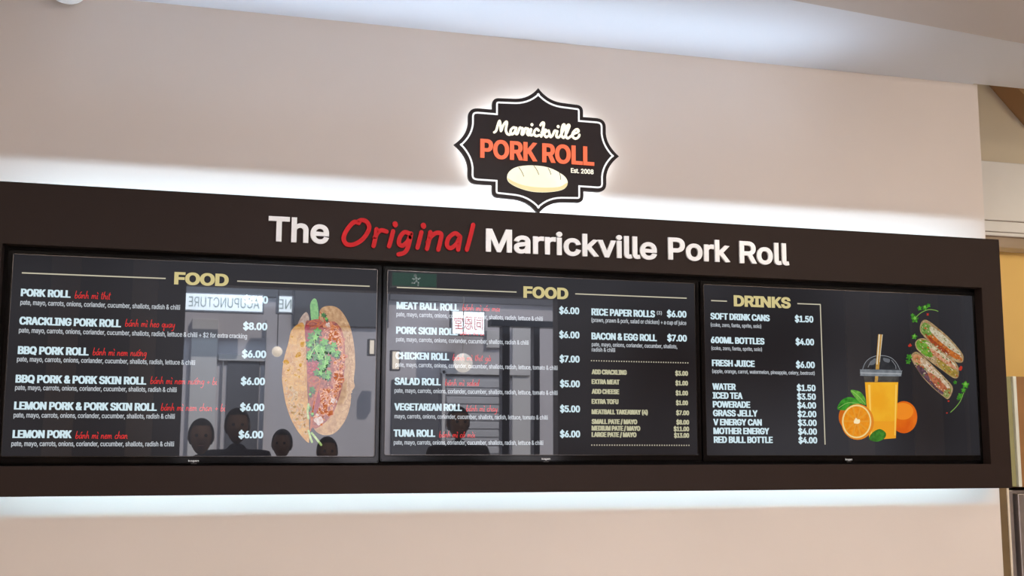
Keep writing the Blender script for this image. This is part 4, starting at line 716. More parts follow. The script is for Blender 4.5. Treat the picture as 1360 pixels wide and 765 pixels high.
for s, pl, pr_, bl, pc, bl2 in (('WATER', 946.5, 977, 517.6, '$1.50', 519.2), ('ICED TEA', 947, 986, 529.4, '$3.50', 530.8), ('POWERADE', 947.2, 996, 541.2, '$4.00', 542.4), ('GRASS JELLY', 947.4, 1006, 552.8, '$2.00', 554),
        ('V ENERGY CAN', 947.7, 1011.5, 564.8, '$3.00', 565.6), ('MOTHER ENERGY', 948, 1021.5, 576.5, '$4.00', 577.2), ('RED BULL BOTTLE', 948.5, 1026, 588.2, '$4.00', 588.8)):
    item(s, pl, pr_, bl, 8.6, tv3); dx = (bl-517)/71*2.2; price(pc, 1058.6+dx, 1083+dx, bl2, 8.4, tv3)

# ---- pictures shown on the screens: flat print in a few layers a hair apart
class Pic:
    def __init__(s, name, tv, ox, oy, k, label=None):
        s.root = bpy.data.objects.new(name, None); C.objects.link(s.root); s.root.location = tv.location; keep(s.root, tv)
        s.root.matrix_parent_inverse = Matrix(); s.root.location = (0, 0, 0); s.tv = tv
        if label: s.root['label'] = label
        s.ox, s.oy, s.k = ox, oy, k; s.n = 0; s.bms = {}
    def p(s, x, y, Y=None):
        v = at(s.ox+x/s.k, s.oy+y/s.k, YS if Y is None else Y); return (v.x, v.z)
    def flush(s):
        pass
    def _mk(s, name, bm, m, stuff=False):
        me = bpy.data.meshes.new(name); bm.to_mesh(me); bm.free(); me.materials.append(m)
        o = bpy.data.objects.new(name, me); C.objects.link(o); o.parent = s.root; o.matrix_parent_inverse = Matrix.Translation(s.tv.location).inverted()
        if stuff: o['kind'] = 'stuff'
        return o
    def add(s, name, polys, m, smooth=True, k=4):
        s.n += 1; many = len(polys) > 20; bm = bmesh.new()
        for i, P in enumerate(polys):
            Q = [s.p(*q) for q in P]
            prism(bm, smoothpts(Q, True, k) if smooth else Q, YS-0.00004*(s.n+(i/len(polys) if not many else 0)))
            if not many and i < len(polys)-1: s._mk(name, bm, m); bm = bmesh.new()
        return s._mk(name, bm, m, many)
    def lines(s, name, paths, w, m):
        s.n += 1; many = len(paths) > 20; bm = bmesh.new()
        for i, P in enumerate(paths):
            Q = [s.p(*q) for q in P]
            if len(Q) > 2: Q = smoothpts(Q, False, 4)
            stroke(bm, Q, w, YS-0.00004*s.n, None, 5)
            if not many and i < len(paths)-1: s._mk(name, bm, m); bm = bmesh.new()
        return s._mk(name, bm, m, many)
def inside(x, y, P):
    c = False; j = len(P)-1
    for i in range(len(P)):
        if (P[i][1] > y) != (P[j][1] > y) and x < (P[j][0]-P[i][0])*(y-P[i][1])/(P[j][1]-P[i][1])+P[i][0]: c = not c
        j = i
    return c
def blob(x, y, r, n=8, j=0.35, asp=1.0, ang=0.0):
    out = []
    for i in range(n):
        a_ = i*math.tau/n; rr = r*(1+random.uniform(-j, j)); u, v = rr*math.cos(a_), rr*math.sin(a_)*asp
        out.append((x+u*math.cos(ang)-v*math.sin(ang), y+u*math.sin(ang)+v*math.cos(ang)))
    return out
def scatter(P, n, r0, r1, asp=1.0, ang=None):
    xs = [q[0] for q in P]; ys = [q[1] for q in P]; out = []
    while len(out) < n:
        x, y = random.uniform(min(xs), max(xs)), random.uniform(min(ys), max(ys))
        if inside(x, y, P): out.append(blob(x, y, random.uniform(r0, r1), 7, .35, asp, random.uniform(0, 3.1) if ang is None else ang))
    return out
def sprig(x, y, r, n=5):        # a lobed leaf
    out = []; m = 28; ph = random.uniform(0, 6)
    for i in range(m):
        a_ = i*math.tau/m; rr = r*(0.78+0.22*math.cos(n*a_+ph)+0.10*math.cos(3*n*a_))
        out.append((x+rr*math.cos(a_), y+rr*math.sin(a_)))
    return out
# sandwich
S = Pic('filled_roll_picture', tv1, 350, 380, 3.1875, 'picture of a filled bread roll with pork and coriander')
LB = [(150,158),(118,188),(105,240),(86,310),(78,380),(82,430),(95,500),(115,560),(140,607),(165,640),(188,662),(193,650),(192,560),(186,450),(182,330),(176,220),(170,160)]
RB = [(240,100),(268,84),(310,90),(340,120),(365,170),(382,240),(388,330),(382,398),(386,425),(371,452),(368,500),(350,560),(320,605),(290,627),(250,630),(216,608),(208,560),(200,400),(220,250),(236,140)]
S.add('cucumber_slice', [[(199,72),(212,53),(225,60),(232,100),(231,150),(205,150),(198,100)]], smat('p_cuc', (150, 205, 130), .8, (120, 180, 110), 90))
S.add('radish_slice', [[(146,165),(160,130),(180,110),(192,128),(192,160),(178,175)]], smat('p_rad', (206, 184, 166), .8, (170, 140, 125), 90))
S.add('bread_half', [RB], smat('p_bun', (206, 162, 108), .85, (176, 128, 80), 50))
S.add('bread_rim', [[(250,92),(310,92),(345,130),(372,190),(386,300),(380,400),(366,455),(345,560),(300,620),(290,618),(330,540),(352,430),(362,320),(352,220),(325,160),(285,120)]], smat('p_bunlight', (212, 170, 118), .82, (180, 132, 82), 80))
RIM = [(340,130),(372,200),(384,300),(380,420),(350,560),(310,612),(330,540),(352,430),(362,320),(352,220)]
S.add('crust_specks', scatter(RIM, 120, 1.5, 4, .7), smat('p_speck', (226, 188, 140), .82, (198, 150, 100), 120))
FILL = [(176,165),(200,145),(235,140),(262,158),(300,150),(335,195),(346,290),(338,400),(318,480),(290,545),(245,590),(212,602),(196,560),(188,450),(182,330)]
S.add('filling', [FILL], smat('p_fill', (186, 96, 62), .82, (134, 54, 38), 70))
MEAT = [(255,165),(300,160),(330,210),(342,290),(334,400),(310,480),(280,545),(235,590),(218,560),(240,440),(290,400),(305,300),(258,220)]
S.add('meat_flakes', scatter(MEAT, 110, 8, 18, .6), smat('p_m1', (212, 132, 84), .85, (182, 92, 56), 70))
S.add('meat_glaze', scatter(MEAT, 90, 4, 11, .5), smat('p_m2', (228, 162, 114), .88, (212, 130, 84), 90))
S.add('meat_shadow', scatter(MEAT, 60, 1.5, 5, .4), smat('p_m3', (104, 34, 22), .8))
S.add('meat_gleam', scatter(MEAT, 110, 1.2, 3.6, .6), smat('p_m4', (238, 190, 150), .85))
S.add('sauce', scatter(FILL, 24, 3, 9, .6), smat('p_sauce', (184, 44, 36), .85, (130, 24, 26), 90))
S.add('cream_bit', [blob(298, 485, 13, 11), blob(236, 570, 19, 11, asp=.8), blob(272, 165, 10, 11), blob(228,545,7)], smat('p_cr', (226, 210, 202), .85, (206, 160, 140), 120))  # pale bits of the filling, in their own colour
S.add('ham_slice', [[(174,180),(186,160),(194,180),(190,240),(180,250)], blob(214, 345, 31, 12), [(212,470),(232,440),(240,490),(222,540),(206,545)]], smat('p_ham', (170, 44, 50), .85, (132, 28, 38), 90))
S.add('ham_gleam', scatter([(190,320),(238,320),(238,375),(192,375)], 30, 1.5, 5, .5), smat('p_ham2', (206, 92, 90), .85))
S.lines('meat_strand', [[(262,192),(290,176),(318,187)],[(318,210),(336,250),(330,300)],[(328,310),(302,340),(320,380),(300,415)],[(300,430),(318,452),(300,495)],[(240,470),(262,455),(278,470),(262,498)],[(262,208),(270,235),(298,236)]], 0.0028, smat('p_str', (224, 152, 104), .85, (196, 116, 74), 90))
S.lines('carrot_strip', [[(186,162),(205,148),(235,158)],[(236,130),(232,160),(200,178)],[(262,150),(242,165),(226,176)],[(192,400),(205,384),(232,388),(236,402),(212,414),(194,404)],[(238,405),(222,470),(206,540),(198,612)],[(228,420),(212,500),(204,600)],[(240,110),(252,128),(262,158)]], 0.0045, smat('p_car', (200, 104, 44), .85, (170, 74, 30), 90))
G1 = [(x+dx, y+dy, r_*.72) for x, y, r_ in ((215,205,30),(196,240,20),(245,250,32),(188,290,24),(236,290,30),(285,262,26),(308,285,18),(262,315,24),(222,262,22),(236,358,24),(266,374,22),(250,335,20)) for dx, dy in ((-.45*r_, .2*r_), (.4*r_, -.35*r_), (.2*r_, .5*r_))]+[(206,440,15),(192,515,13),(204,540,10),(255,120,12),(265,140,9),(196,460,9)]
S.add('coriander_shadow', [sprig(x+3, y+6, r_, 6) for x, y, r_ in G1], smat('p_g0', (34, 78, 22), .8), k=1)
for gi, (c1, c2) in enumerate((((70, 148, 40), (40, 104, 26)), ((98, 182, 54), (66, 146, 38)), ((124, 200, 78), (88, 172, 52)))):
    S.add('coriander_leaf', [sprig(x+random.uniform(-3, 3), y+random.uniform(-3, 3)-gi, r_*(.95-.12*gi), 5) for x, y, r_ in G1[gi::3]], smat('p_g%d' % (gi+1), c1, .88, c2, 110), k=1)
S.lines('coriander_stalk', [[(215,222),(218,262),(236,300)],[(245,262),(262,300),(258,340)],[(196,300),(210,270),(232,250)]], 0.0022, smat('p_gst', (170, 216, 120), .85))
S.lines('spring_onion', [[(190,612),(198,640),(205,660)],[(204,622),(225,648),(244,672)],[(190,500),(186,530),(190,560)]], 0.0075, smat('p_stalk', (196, 216, 150), .85, (150, 184, 104), 90))
S.add('bread_half', [LB], smat('p_crust', (214, 160, 74), .88, (184, 124, 52), 40))
S.add('crust_light', scatter([(110,200),(165,190),(178,330),(182,440),(100,440),(86,360)], 40, 5, 15, .8), smat('p_crust2', (222, 172, 88), .88, (204, 146, 64), 70))
S.add('crust_flour', scatter([(92,420),(130,430),(182,540),(188,640),(150,600),(110,530)], 90, 2.5, 8, .8), smat('p_crust3', (204, 172, 128), .85, (178, 132, 80), 110))
S.add('crust_specks', [b_ for b_ in scatter(LB, 200, 1.2, 3.2, .7) if all(inside(*q, LB) for q in b_)], smat('p_crust4', (222, 186, 124), .85, (196, 148, 84), 120))
cells = []                      # crackled crust: edges between irregular cells
for r_i in range(9):
    y = 215+r_i*34; xs = [96+26*k+random.uniform(-6, 6) for k in range(4)]
    for x in xs:
        yy = y+random.uniform(-10, 10)
        cells.append([(x, yy), (x+12, yy+random.uniform(-8, 8)), (x+24, yy+random.uniform(-9, 9))]); cells.append([(x, yy), (x+random.uniform(-5, 5), yy+17), (x+random.uniform(-8, 8), yy+33)])
S.lines('crust_cracks', [P for P in cells if all(inside(*q, LB) for q in P)], 0.0012, smat('p_crack', (226, 190, 122), .85, (200, 156, 90), 90))
cr = [[(x, y), (x+random.uniform(-5, 5), y+12), (x+random.uniform(-7, 7), y+24)] for x, y in [(random.uniform(356, 374), random.uniform(190, 500)) for _ in range(22)]]
S.lines('crust_cracks', [P for P in cr if all(inside(*q, RB) for q in P)], 0.0011, smat('p_crackd', (164, 116, 74), .8))

# juice picture
J = Pic('juice_picture', tv3, 1090, 390, 3.1875, 'picture of a plastic cup of orange juice with oranges')
ell = lambda cx, cy, rx, ry, n=28: [(cx+rx*math.cos(i*math.tau/n), cy+ry*math.sin(i*math.tau/n)) for i in range(n)]
J.add('orange', [ell(352, 523, 57, 68)], smat('j_or', (226, 112, 22), .95, (214, 92, 14), 12), k=1)
J.add('orange_top', [ell(348, 498, 44, 36)], smat('j_or2', (238, 138, 34), .95), k=1)
J.add('orange', [ell(118, 522, 42, 52)], smat('j_or3', (206, 104, 22), .9), k=1)
J.add('leaf', [[(70,487),(88,452),(120,438),(155,448),(168,468),(140,490),(100,494)]], smat('j_l1', (66, 158, 48), .9, (34, 112, 30), 40))
J.add('leaf', [[(127,408),(165,415),(186,440),(192,470),(170,464),(142,436)]], smat('j_l2', (118, 186, 72), .9, (66, 140, 44), 40))
J.lines('leaf_vein', [[(76,484),(115,462),(162,466)],[(132,412),(160,434),(188,466)]], 0.0014, smat('j_vein', (176, 214, 120), .9))
J.add('cup_clear', [[(182,350),(332,350),(328,380),(187,380)]], smat('j_clear', (84, 82, 78), .8, (58, 56, 56), 30), False)
J.add('juice', [[(187,375),(328,375),(323,500),(318,612),(262,615),(205,612),(196,500)]], smat('j_juice', (240, 178, 44), .95, (236, 164, 34), 9), False)
J.add('juice_base', [[(199,540),(321,540),(318,612),(262,616),(205,612)]], smat('j_juice2', (236, 158, 36), .95), False)
J.add('juice_shine', [[(200,385),(210,385),(216,600),(212,600)], [(316,385),(322,385),(316,600),(312,600)]], smat('j_shine', (250, 202, 92), .95), False)
J.add('dome_lid', [[(176,326),(190,290),(215,270),(248,262),(290,268),(318,290),(336,326)]], smat('j_dome', (58, 60, 64), .8, (40, 42, 46), 25))
J.lines('dome_edge', [[(176,324),(190,290),(215,270),(248,262),(290,268),(318,290),(336,324)], [(200,312),(212,288),(228,278)], [(300,282),(316,304),(318,318)]], 0.0022, smat('j_edge', (150, 154, 160), .85))
J.add('dome_glint', [[(205,300),(225,275),(240,280),(225,300)], [(265,272),(292,278),(288,292),(268,286)]], smat('j_gl', (110, 114, 120), .8))
J.add('straw', [[(243,172),(262,173),(241,374),(228,374)]], smat('j_straw', (204, 160, 82), .9, (176, 130, 60), 60), False)
J.add('straw_stripe', [[(246,172),(251,172),(245,250),(240,300),(236,300)], [(259,173),(262,173),(250,290),(248,290)]], smat('j_straw2', (228, 216, 190), .9), False)
J.add('lid_rim', [[(167,325),(180,320),(330,324),(343,330),(340,346),(326,350),(180,348),(168,344)]], smat('j_rim', (146, 152, 158), .8, (112, 118, 124), 30), k=2)
J.add('lid_rim_line', [[(170,334),(340,338),(340,341),(170,337)]], smat('j_riml', (196, 200, 204), .8), False)
J.add('orange_half', [ell(156, 543, 69, 76)], smat('j_hr', (222, 132, 32), .95), k=1)
J.add('orange_pith', [ell(152, 541, 62, 71)], smat('j_hp', (240, 212, 142), .95), k=1)
seg = []
for i in range(10):
    a0, a1 = i*math.tau/10+.06, (i+1)*math.tau/10-.06; c_ = (152, 540); am = (a0+a1)/2
    seg.append([(c_[0]+9*math.cos(am), c_[1]+9*math.sin(am))]+[(c_[0]+54*math.cos(a0+(a1-a0)*t_/4), c_[1]+63*math.sin(a0+(a1-a0)*t_/4)) for t_ in range(5)])
J.add('orange_flesh', [ell(152, 541, 56, 65)], smat('j_flesh0', (228, 152, 44), .95), k=1)
J.add('orange_segments', seg, smat('j_flesh', (236, 150, 28), .95, (224, 132, 20), 60), False)
J.add('orange_core', [blob(153, 540, 11, 10)], smat('j_core', (250, 232, 186), .95))
J.add('leaf', [[(204,612),(220,587),(250,573),(275,590),(270,612),(242,626),(216,623)]], smat('j_l3', (70, 138, 46), .9, (38, 96, 30), 40))
# rice paper rolls
K_ = Pic('rice_paper_roll_picture', tv3, 1090, 390, 3.1875, 'picture of three rice paper rolls with herbs')
rolls = [[(420,142),(430,116),(450,112),(490,140),(545,188),(590,240),(605,268),(600,290),(575,290),(530,265),(480,225),(428,172)],
 [(382,265),(402,246),(430,262),(480,310),(530,360),(558,395),(552,430),(538,447),(518,435),(470,395),(430,352),(395,300)],
 [(400,207),(420,190),(450,195),(500,235),(560,280),(583,315),(582,352),(560,357),(510,322),(450,278),(408,238)]]
sp = smat('r_skin', (186, 160, 120), .85, (156, 128, 92), 60)
ZONES = [[('r_za', [(432,150),(470,150),(545,215),(598,275),(588,284),(540,258),(480,212)], (206, 120, 52), (176, 92, 36)), ('r_zg', [(424,142),(440,122),(468,140),(474,165),(450,180),(428,165)], (132, 164, 84), (96, 134, 54)), ('r_zw', [(470,140),(530,185),(590,250),(580,256),(520,215),(465,160)], (214, 206, 182), (184, 168, 134)), ('r_zd', [(440,168),(500,215),(545,250),(530,256),(480,222)], (168, 76, 40), (134, 56, 30))],
 [('r_zp', [(396,300),(430,310),(480,370),(520,420),(508,424),(470,390),(428,346)], (104, 76, 88), (70, 52, 62)), ('r_zo', [(388,268),(408,256),(440,280),(430,300),(400,290)], (206, 150, 106), (172, 104, 66)), ('r_zw2', [(430,272),(480,318),(545,392),(530,396),(470,345),(425,290)], (222, 204, 182), (190, 160, 126)), ('r_zr', [(450,330),(500,360),(540,410),(525,420),(480,385)], (196, 122, 84), (160, 84, 56)), ('r_ze', [(525,410),(552,400),(546,428),(536,440),(520,432)], (150, 156, 92), (116, 122, 60))],
 [('r_zg2', [(404,207),(422,194),(450,200),(480,232),(478,262),(450,268),(412,236)], (122, 172, 60), (84, 138, 40)), ('r_zk', [(470,225),(530,270),(572,310),(560,318),(510,285),(465,245)], (216, 160, 128), (186, 124, 92)), ('r_zy', [(490,272),(540,305),(578,330),(576,350),(556,350),(505,312)], (176, 150, 70), (140, 116, 50)), ('r_zw3', [(450,204),(500,240),(565,296),(560,302),(500,256),(452,218)], (216, 206, 176), (190, 172, 134))]]
for P, zs in zip(rolls, ZONES):
    K_.add('rice_paper_roll', [P], sp)
    for nm, Zp, c1, c2 in zs: K_.add('filling_patch', [Zp], smat(nm, c1, .85, c2, 70))
    for q_, (c1, c2, r0, r1, nn) in enumerate((((196, 104, 48), (150, 70, 34), 2, 6, 26), ((222, 210, 184), (200, 176, 140), 1.5, 4.5, 40), ((110, 138, 60), (76, 104, 40), 1.5, 5, 22), ((96, 72, 56), (70, 52, 44), 1.2, 3, 24))):
        bl_ = [b_ for b_ in scatter(P, nn*2, r0, r1, .55, 0.8) if all(inside(*q, P) for q in b_)][:nn]
        K_.add('filling_shreds', bl_, smat('r_s%d' % q_, c1, .82, c2, 120))
    n_ = len(P)
    K_.lines('roll_shine', [[((P[k][0]*.86+P[-3][0]*.14), (P[k][1]*.86+P[-3][1]*.14)) for k in (3, 4, 5)]], 0.0016, smat('r_hl', (226, 216, 192), .8))
    K_.lines('roll_edge', [P[n_//2:]], 0.0016, smat('r_edge', (104, 84, 56), .8))
gl = [sprig(*q) for q in ((398,108,17),(388,92,9),(418,62,11),(440,60,13),(455,50,10),(396,182,13),(374,268,14),(370,288,12),(612,386,17),(604,408,12),(590,432,13),(582,444,8),(568,376,9))]
K_.add('coriander', gl, smat('r_cor', (84, 166, 48), .8, (46, 116, 32), 60), k=1)
K_.add('coriander_light', [sprig(q[0], q[1]-2, q[2]) for q in ((398,106,8),(440,58,6),(612,384,8),(396,181,6))], smat('r_cor2', (130, 196, 80), .8), k=1)
K_.lines('coriander_stem', [[(404,98),(425,80),(455,68),(482,70),(496,75)], [(604,420),(590,455),(570,482),(549,502)]], 0.0032, smat('r_stem', (128, 172, 80), .8))
K_.add('chilli_flakes', [blob(378, 219, 7), blob(592, 316, 8), blob(452, 88, 5), blob(541, 455, 4), blob(533,505,3)], smat('r_chi', (196, 56, 40), .8))

# ------------------------------------------------------------------ logo sign
LY = 0.022
ctr = at(713.2, 200.6, LY)
logo = thing('logo_sign', 'black illuminated shop logo sign with scalloped outline above the menu board', 'sign', (ctr.x, LY, ctr.z))
L0, L1 = at(603.2, 193.2, LY), at(822.2, 207.8, LY); Tt, Tb = at(713.6, 116.8, LY), at(714.8, 284.0, LY)
hw, hh = (L1.x-L0.x)/2, (Tt.z-Tb.z)/2; cxx, czz = (L0.x+L1.x)/2, (Tt.z+Tb.z)/2
def quad(a_, c_, b_, n=8): return [((1-t_)**2*a_[0]+2*t_*(1-t_)*c_[0]+t_*t_*b_[0], (1-t_)**2*a_[1]+2*t_*(1-t_)*c_[1]+t_*t_*b_[1]) for t_ in [i/n for i in range(n+1)]]
q1 = quad((0, 337), (48, 274), (123, 268))+[(203, 264)]+quad((210, 264), (243, 262), (243, 228), 6)+[(243, 200)]+quad((320, 200), (366, 198), (368, 156), 6)+quad((368, 118), (374, 52), (440, 0))
full = q1[:-1]+[(x, -z) for x, z in reversed(q1)][:-1]+[(-x, -z) for x, z in q1][:-1]+[(-x, z) for x, z in reversed(q1)][:-1]
def outl(P): return [(cxx+x/440*hw, czz+z/337*hh) for x, z in P]
def inset(P, d):
    n = len(P); out = []
    P = [p for i, p in enumerate(P) if math.dist(p, P[i-1]) > 1e-3]; n = len(P)
    for i in range(n):
        a_, b_, c_ = Vector(P[i-1]), Vector(P[i]), Vector(P[(i+1) % n])
        u, v = (b_-a_).normalized(), (c_-b_).normalized(); n1, n2 = Vector((u.y, -u.x)), Vector((v.y, -v.x))
        m_ = n1+n2; m_ = m_/max(0.25, m_.dot(n1)) if m_.length > 1e-6 else n1
        out.append(tuple(b_+m_*d))
    return out
bm = bmesh.new(); prism(bm, outl(full), LY, LY+0.014)
keep(obj('face_plate', bm, mat('logo_black', srgb(46, 38, 38), 0.4, spec=0.15, noise=0.05)), logo)
i1, i2 = outl(inset(full, 19)), outl(inset(full, 28))
bm = bmesh.new(); n = len(i1)
A_ = [bm.verts.new((x, LY-0.0012, z)) for x, z in i1]; B_ = [bm.verts.new((x, LY-0.0012, z)) for x, z in i2]
for i in range(n): bm.faces.new((A_[i], A_[(i+1) % n], B_[(i+1) % n], B_[i]))
r = bmesh.ops.extrude_face_region(bm, geom=list(bm.faces)); bmesh.ops.translate(bm, verts=[g for g in r['geom'] if isinstance(g, bmesh.types.BMVert)], vec=(0, 0.0014, 0)); bmesh.ops.recalc_face_normals(bm, faces=bm.faces)
keep(obj('white_outline', bm, mat('lit_white', (.1, .1, .1, 1), 0.4, emit=(1, 1, 1, 1), estr=1.0, noise=0.02)), logo)
bm = bmesh.new(); prism(bm, outl([(x*0.93, z*0.93) for x, z in full]), LY+0.0141, LY+0.018)
M_halo = mat('halo_led_panel', (.8, .8, .8, 1), 0.5, emit=(0.80, 0.90, 1.0, 1), estr=5.0, noise=0.02)
keep(obj('back_light_panel', bm, M_halo), logo)
for sx in (-.16, .16):
    for sz in (-.09, .09):
        bm = bmesh.new(); tube(bm, (cxx+sx, LY+0.018, czz+sz), (cxx+sx, WALLY, czz+sz), 0.006); keep(obj('standoff', bm, M_white3d), logo)
MV = [[(106,226),(122,212),(136,165),(150,130),(158,165),(163,215),(180,172),(204,138),(213,150),(204,205),(214,236),(234,246),(252,236)],
 [(288,192),(268,186),(247,206),(245,232),(260,243),(280,220),(292,190),(284,230),(298,242),(308,225),(322,188),(332,192),(346,196),(338,240),(352,240),(368,196),(376,194),(394,200),(384,232),(396,250),(408,240),(418,205)],
 [(416,200),(408,235),(420,252),(440,240)], [(424,160),(426,164)], [(482,212),(465,198),(447,215),(444,243),(462,258),(488,250)],
 [(498,166),(512,146),(526,150),(520,190),(504,262)], [(507,228),(530,206),(548,212),(536,230),(512,234),(528,246),(545,266),(562,258)], [(566,212),(574,240),(584,266),(602,248),(616,215),(626,214)],
 [(640,218),(632,258),(646,270),(662,260),(688,214),(702,170),(690,162),(678,200),(676,250),(690,272),(702,264),(726,218),(742,174),(730,164),(716,200),(712,252),(724,276),(742,270),(780,240),(818,222),(812,202),(790,208),(768,240),(774,268),(796,280),(820,266),(826,248)],
 [(646,176),(648,180)]]
bm = bmesh.new()
for S_ in MV:
    Q = [at(640+x/6.375, 140+y/6.375, LY-0.004) for x, y in S_]; Q = [(v.x, v.z) for v in Q]
    if len(Q) > 2: Q = smoothpts(Q, False, 4)
    stroke(bm, Q, 0.0092 if len(S_) > 2 else 0.0105, LY-0.004, LY-0.0001, 6)
M_lcream = mat('lit_cream', (.1, .1, .1, 1), 0.4, emit=(1.0, 0.93, 0.74, 1), estr=1.15, noise=0.02)
o = keep(obj('script_lettering', bm, M_lcream), logo); o['label'] = 'glowing cream script lettering reading Marrickville'
M_lor = mat('lit_orange_red', (.1, .03, .02, 1), 0.4, emit=(1.0, 0.155, 0.05, 1), estr=1.0, noise=0.12)
o = lettering('block_lettering', 'PORK', 638.2, 712.8, 209.4, 25.0, LY-0.004, M_lor, logo, offset=0.030, depth=0.004, res=4, embolden=0.003); o['label'] = 'glowing orange red lettering reading PORK ROLL'
lettering('block_lettering', 'ROLL', 720.5, 788.4, 215.4, 25.0, LY-0.004, M_lor, logo, offset=0.030, depth=0.004, res=4, embolden=0.003)
lettering('date_lettering', 'Est. 2008', 758.4, 788.2, 229.4, 6.3, LY-0.001, M_lcream, logo, offset=0.02, embolden=0.0012)
BR = [(215,602),(225,570),(255,540),(300,520),(360,510),(430,508),(520,516),(590,535),(650,565),(700,600),(725,640),(720,680),(690,710),(620,728),(520,735),(420,728),(320,700),(250,665),(220,635)]
Q = [at(640+x/6.375, 140+y/6.375, LY-0.003) for x, y in BR]
bm = bmesh.new(); prism(bm, smoothpts([(v.x, v.z) for v in Q], True, 4), LY-0.003, LY-0.0001)
keep(obj('bread_emblem', bm, mat('lit_bread', (.1, .1, .1, 1), 0.4, emit=(1.0, 0.95, 0.72, 1), estr=1.1, col2=(1.0, 0.9, 0.6, 1), nscale=6)), logo)
Q = [at(640+x/6.375, 140+y/6.375, LY-0.0034) for x, y in [(219,615),(260,640),(340,672),(440,690),(560,696),(660,688),(722,655),(716,688),(680,712),(610,728),(520,733),(420,726),(320,699),(250,664),(224,637)]]
bm = bmesh.new(); prism(bm, smoothpts([(v.x, v.z) for v in Q], True, 4), LY-0.0034, LY-0.0031)
keep(obj('bread_underside', bm, mat('lit_bread_low', (.1, .1, .1, 1), 0.4, emit=(0.93, 0.76, 0.34, 1), estr=1.0, noise=0.1, nscale=10)), logo)
bm = bmesh.new()
for S_ in ([(312,524),(335,555),(355,600)], [(440,510),(465,545),(482,585)], [(560,530),(575,555),(585,585)], [(656,568),(664,595),(668,628)]):
    Q = [at(640+x/6.375, 140+y/6.375, LY-0.004) for x, y in S_]; stroke(bm, smoothpts([(v.x, v.z) for v in Q], False, 4), 0.0022, LY-0.0040, LY-0.0034)
keep(obj('bread_slash', bm, mat('slash_black', (.02, .015, .01, 1), .5, noise=.1)), logo)

# ------------------------------------------------------------------ dome camera at the top left
dc = at(89, 3.4, -0.02)
t = thing('dome_camera', 'white round dome camera under the ceiling at the top left', 'camera', (dc.x, -0.02, CEIL))
bm = bmesh.new(); tube(bm, (dc.x, -0.02, CEIL-0.028), (dc.x, -0.02, CEIL), 0.062, 0.066, 32); keep(obj('base', bm, M_white3d), t)
zz = dc.z; bm = bmesh.new(); bmesh.ops.create_uvsphere(bm, u_segments=32, v_segments=16, radius=1)
bmesh.ops.transform(bm, matrix=Matrix.Translation((dc.x, -0.02, CEIL-0.028)) @ Matrix.Diagonal((0.058, 0.058, max(0.02, CEIL-0.028-zz), 1)), verts=bm.verts)
bmesh.ops.delete(bm, geom=[v for v in bm.verts if v.co.z > CEIL-0.02], context='VERTS')
keep(obj('dome', bm, M_white3d, smooth=True), t)

# ceiling light fittings behind the view
for i, (lx, ly) in enumerate(PANELS):
    t = thing('ceiling_light', ['flat ceiling light panel left of the camera', 'flat ceiling light panel over the middle of the shop', 'flat ceiling light panel near the right wall'][i], 'ceiling light', (lx, ly, CEIL-0.03))
    box('frame', lx-0.6, lx+0.6, ly-0.3, ly+0.3, CEIL-0.06, CEIL-0.03, M_white3d, t, 0.004)
    box('diffuser', lx-0.56, lx+0.56, ly-0.26, ly+0.26, CEIL-0.064, CEIL-0.058, mat('light_diffuser', (.8, .8, .8, 1), .5, emit=(1, .88, .76, 1), estr=6, noise=.02), t)

for i, (lx, ly, pe, pc, tg) in enumerate(FILL_SPOTS):  # bodies for the added wall-brightening spots
    t = thing('added_wall_spot', ['added unseen fill spotlight brightening the wall above the logo', 'added unseen fill spotlight brightening the right end of the wall'][i], 'spotlight', (lx, ly, CEIL-0.03))
    bm = bmesh.new(); tube(bm, (lx, ly, CEIL-0.13), (lx, ly, CEIL-0.03), 0.012); keep(obj('stem', bm, M_white3d), t)
    bm = bmesh.new(); tube(bm, (lx, ly-0.06, CEIL-0.13), (lx, ly+0.08, CEIL-0.135), 0.04, 0.055, 20); keep(obj('lamp_head', bm, M_white3d), t)

# ------------------------------------------------------------------ back area at the right: air conditioner, cupboard, fridge
AY = 0.72
z_t, z_1, z_2, z_3 = at(1330, 215, AY).z, at(1330, 293.5, AY).z, at(1330, 308.3, AY).z, at(1330, 313.5, AY).z
z_b = at(1330, 314, AY).z; ax0, ax1 = at(1290, 300, AY).x, at(1290, 300, AY).x+1.1
M_ac = mat('off_white_plastic', srgb(206, 200, 194), 0.45, noise=0.02)
t = thing('air_conditioner', 'white wall mounted air conditioner with a seamed front, right of the menu wall', 'air conditioner', ((ax0+ax1)/2, KY, z_b-0.03))
box('front_cover', ax0, ax1, AY, KY-0.0, z_1+0.0016, z_t, M_ac, t, 0.005)
box('flap', ax0, ax1, AY, KY-0.03, z_2+0.0014, z_1-0.0016, M_ac, t, 0.003)
box('lower_strip', ax0, ax1, AY+0.002, KY-0.03, z_3+0.0014, z_2-0.0012, M_ac, t, 0.002)
bm = bmesh.new()                                  # underside slopes back to the wall
zc = z_3-0.001; zd = z_3-0.035
vv = [bm.verts.new(c) for c in ((ax0, AY+0.004, zc), (ax1, AY+0.004, zc), (ax1, AY+0.11, zd), (ax0, AY+0.11, zd), (ax0, KY-0.001, zc), (ax1, KY-0.001, zc), (ax1, KY-0.001, zd), (ax0, KY-0.001, zd))]
for f_ in ((0, 1, 2, 3), (4, 5, 1, 0), (7, 6, 5, 4), (3, 2, 6, 7), (0, 3, 7, 4), (1, 5, 6, 2)): bm.faces.new([vv[i] for i in f_])
bmesh.ops.recalc_face_normals(bm, faces=bm.faces)
keep(obj('underside', bm, M_ac), t)
box('seam_backing', ax0+0.004, ax1-0.004, AY+0.006, KY-0.002, z_3-0.004, z_1+0.004, mat('seam_dark', srgb(120, 100, 84), .8, noise=.05), t)
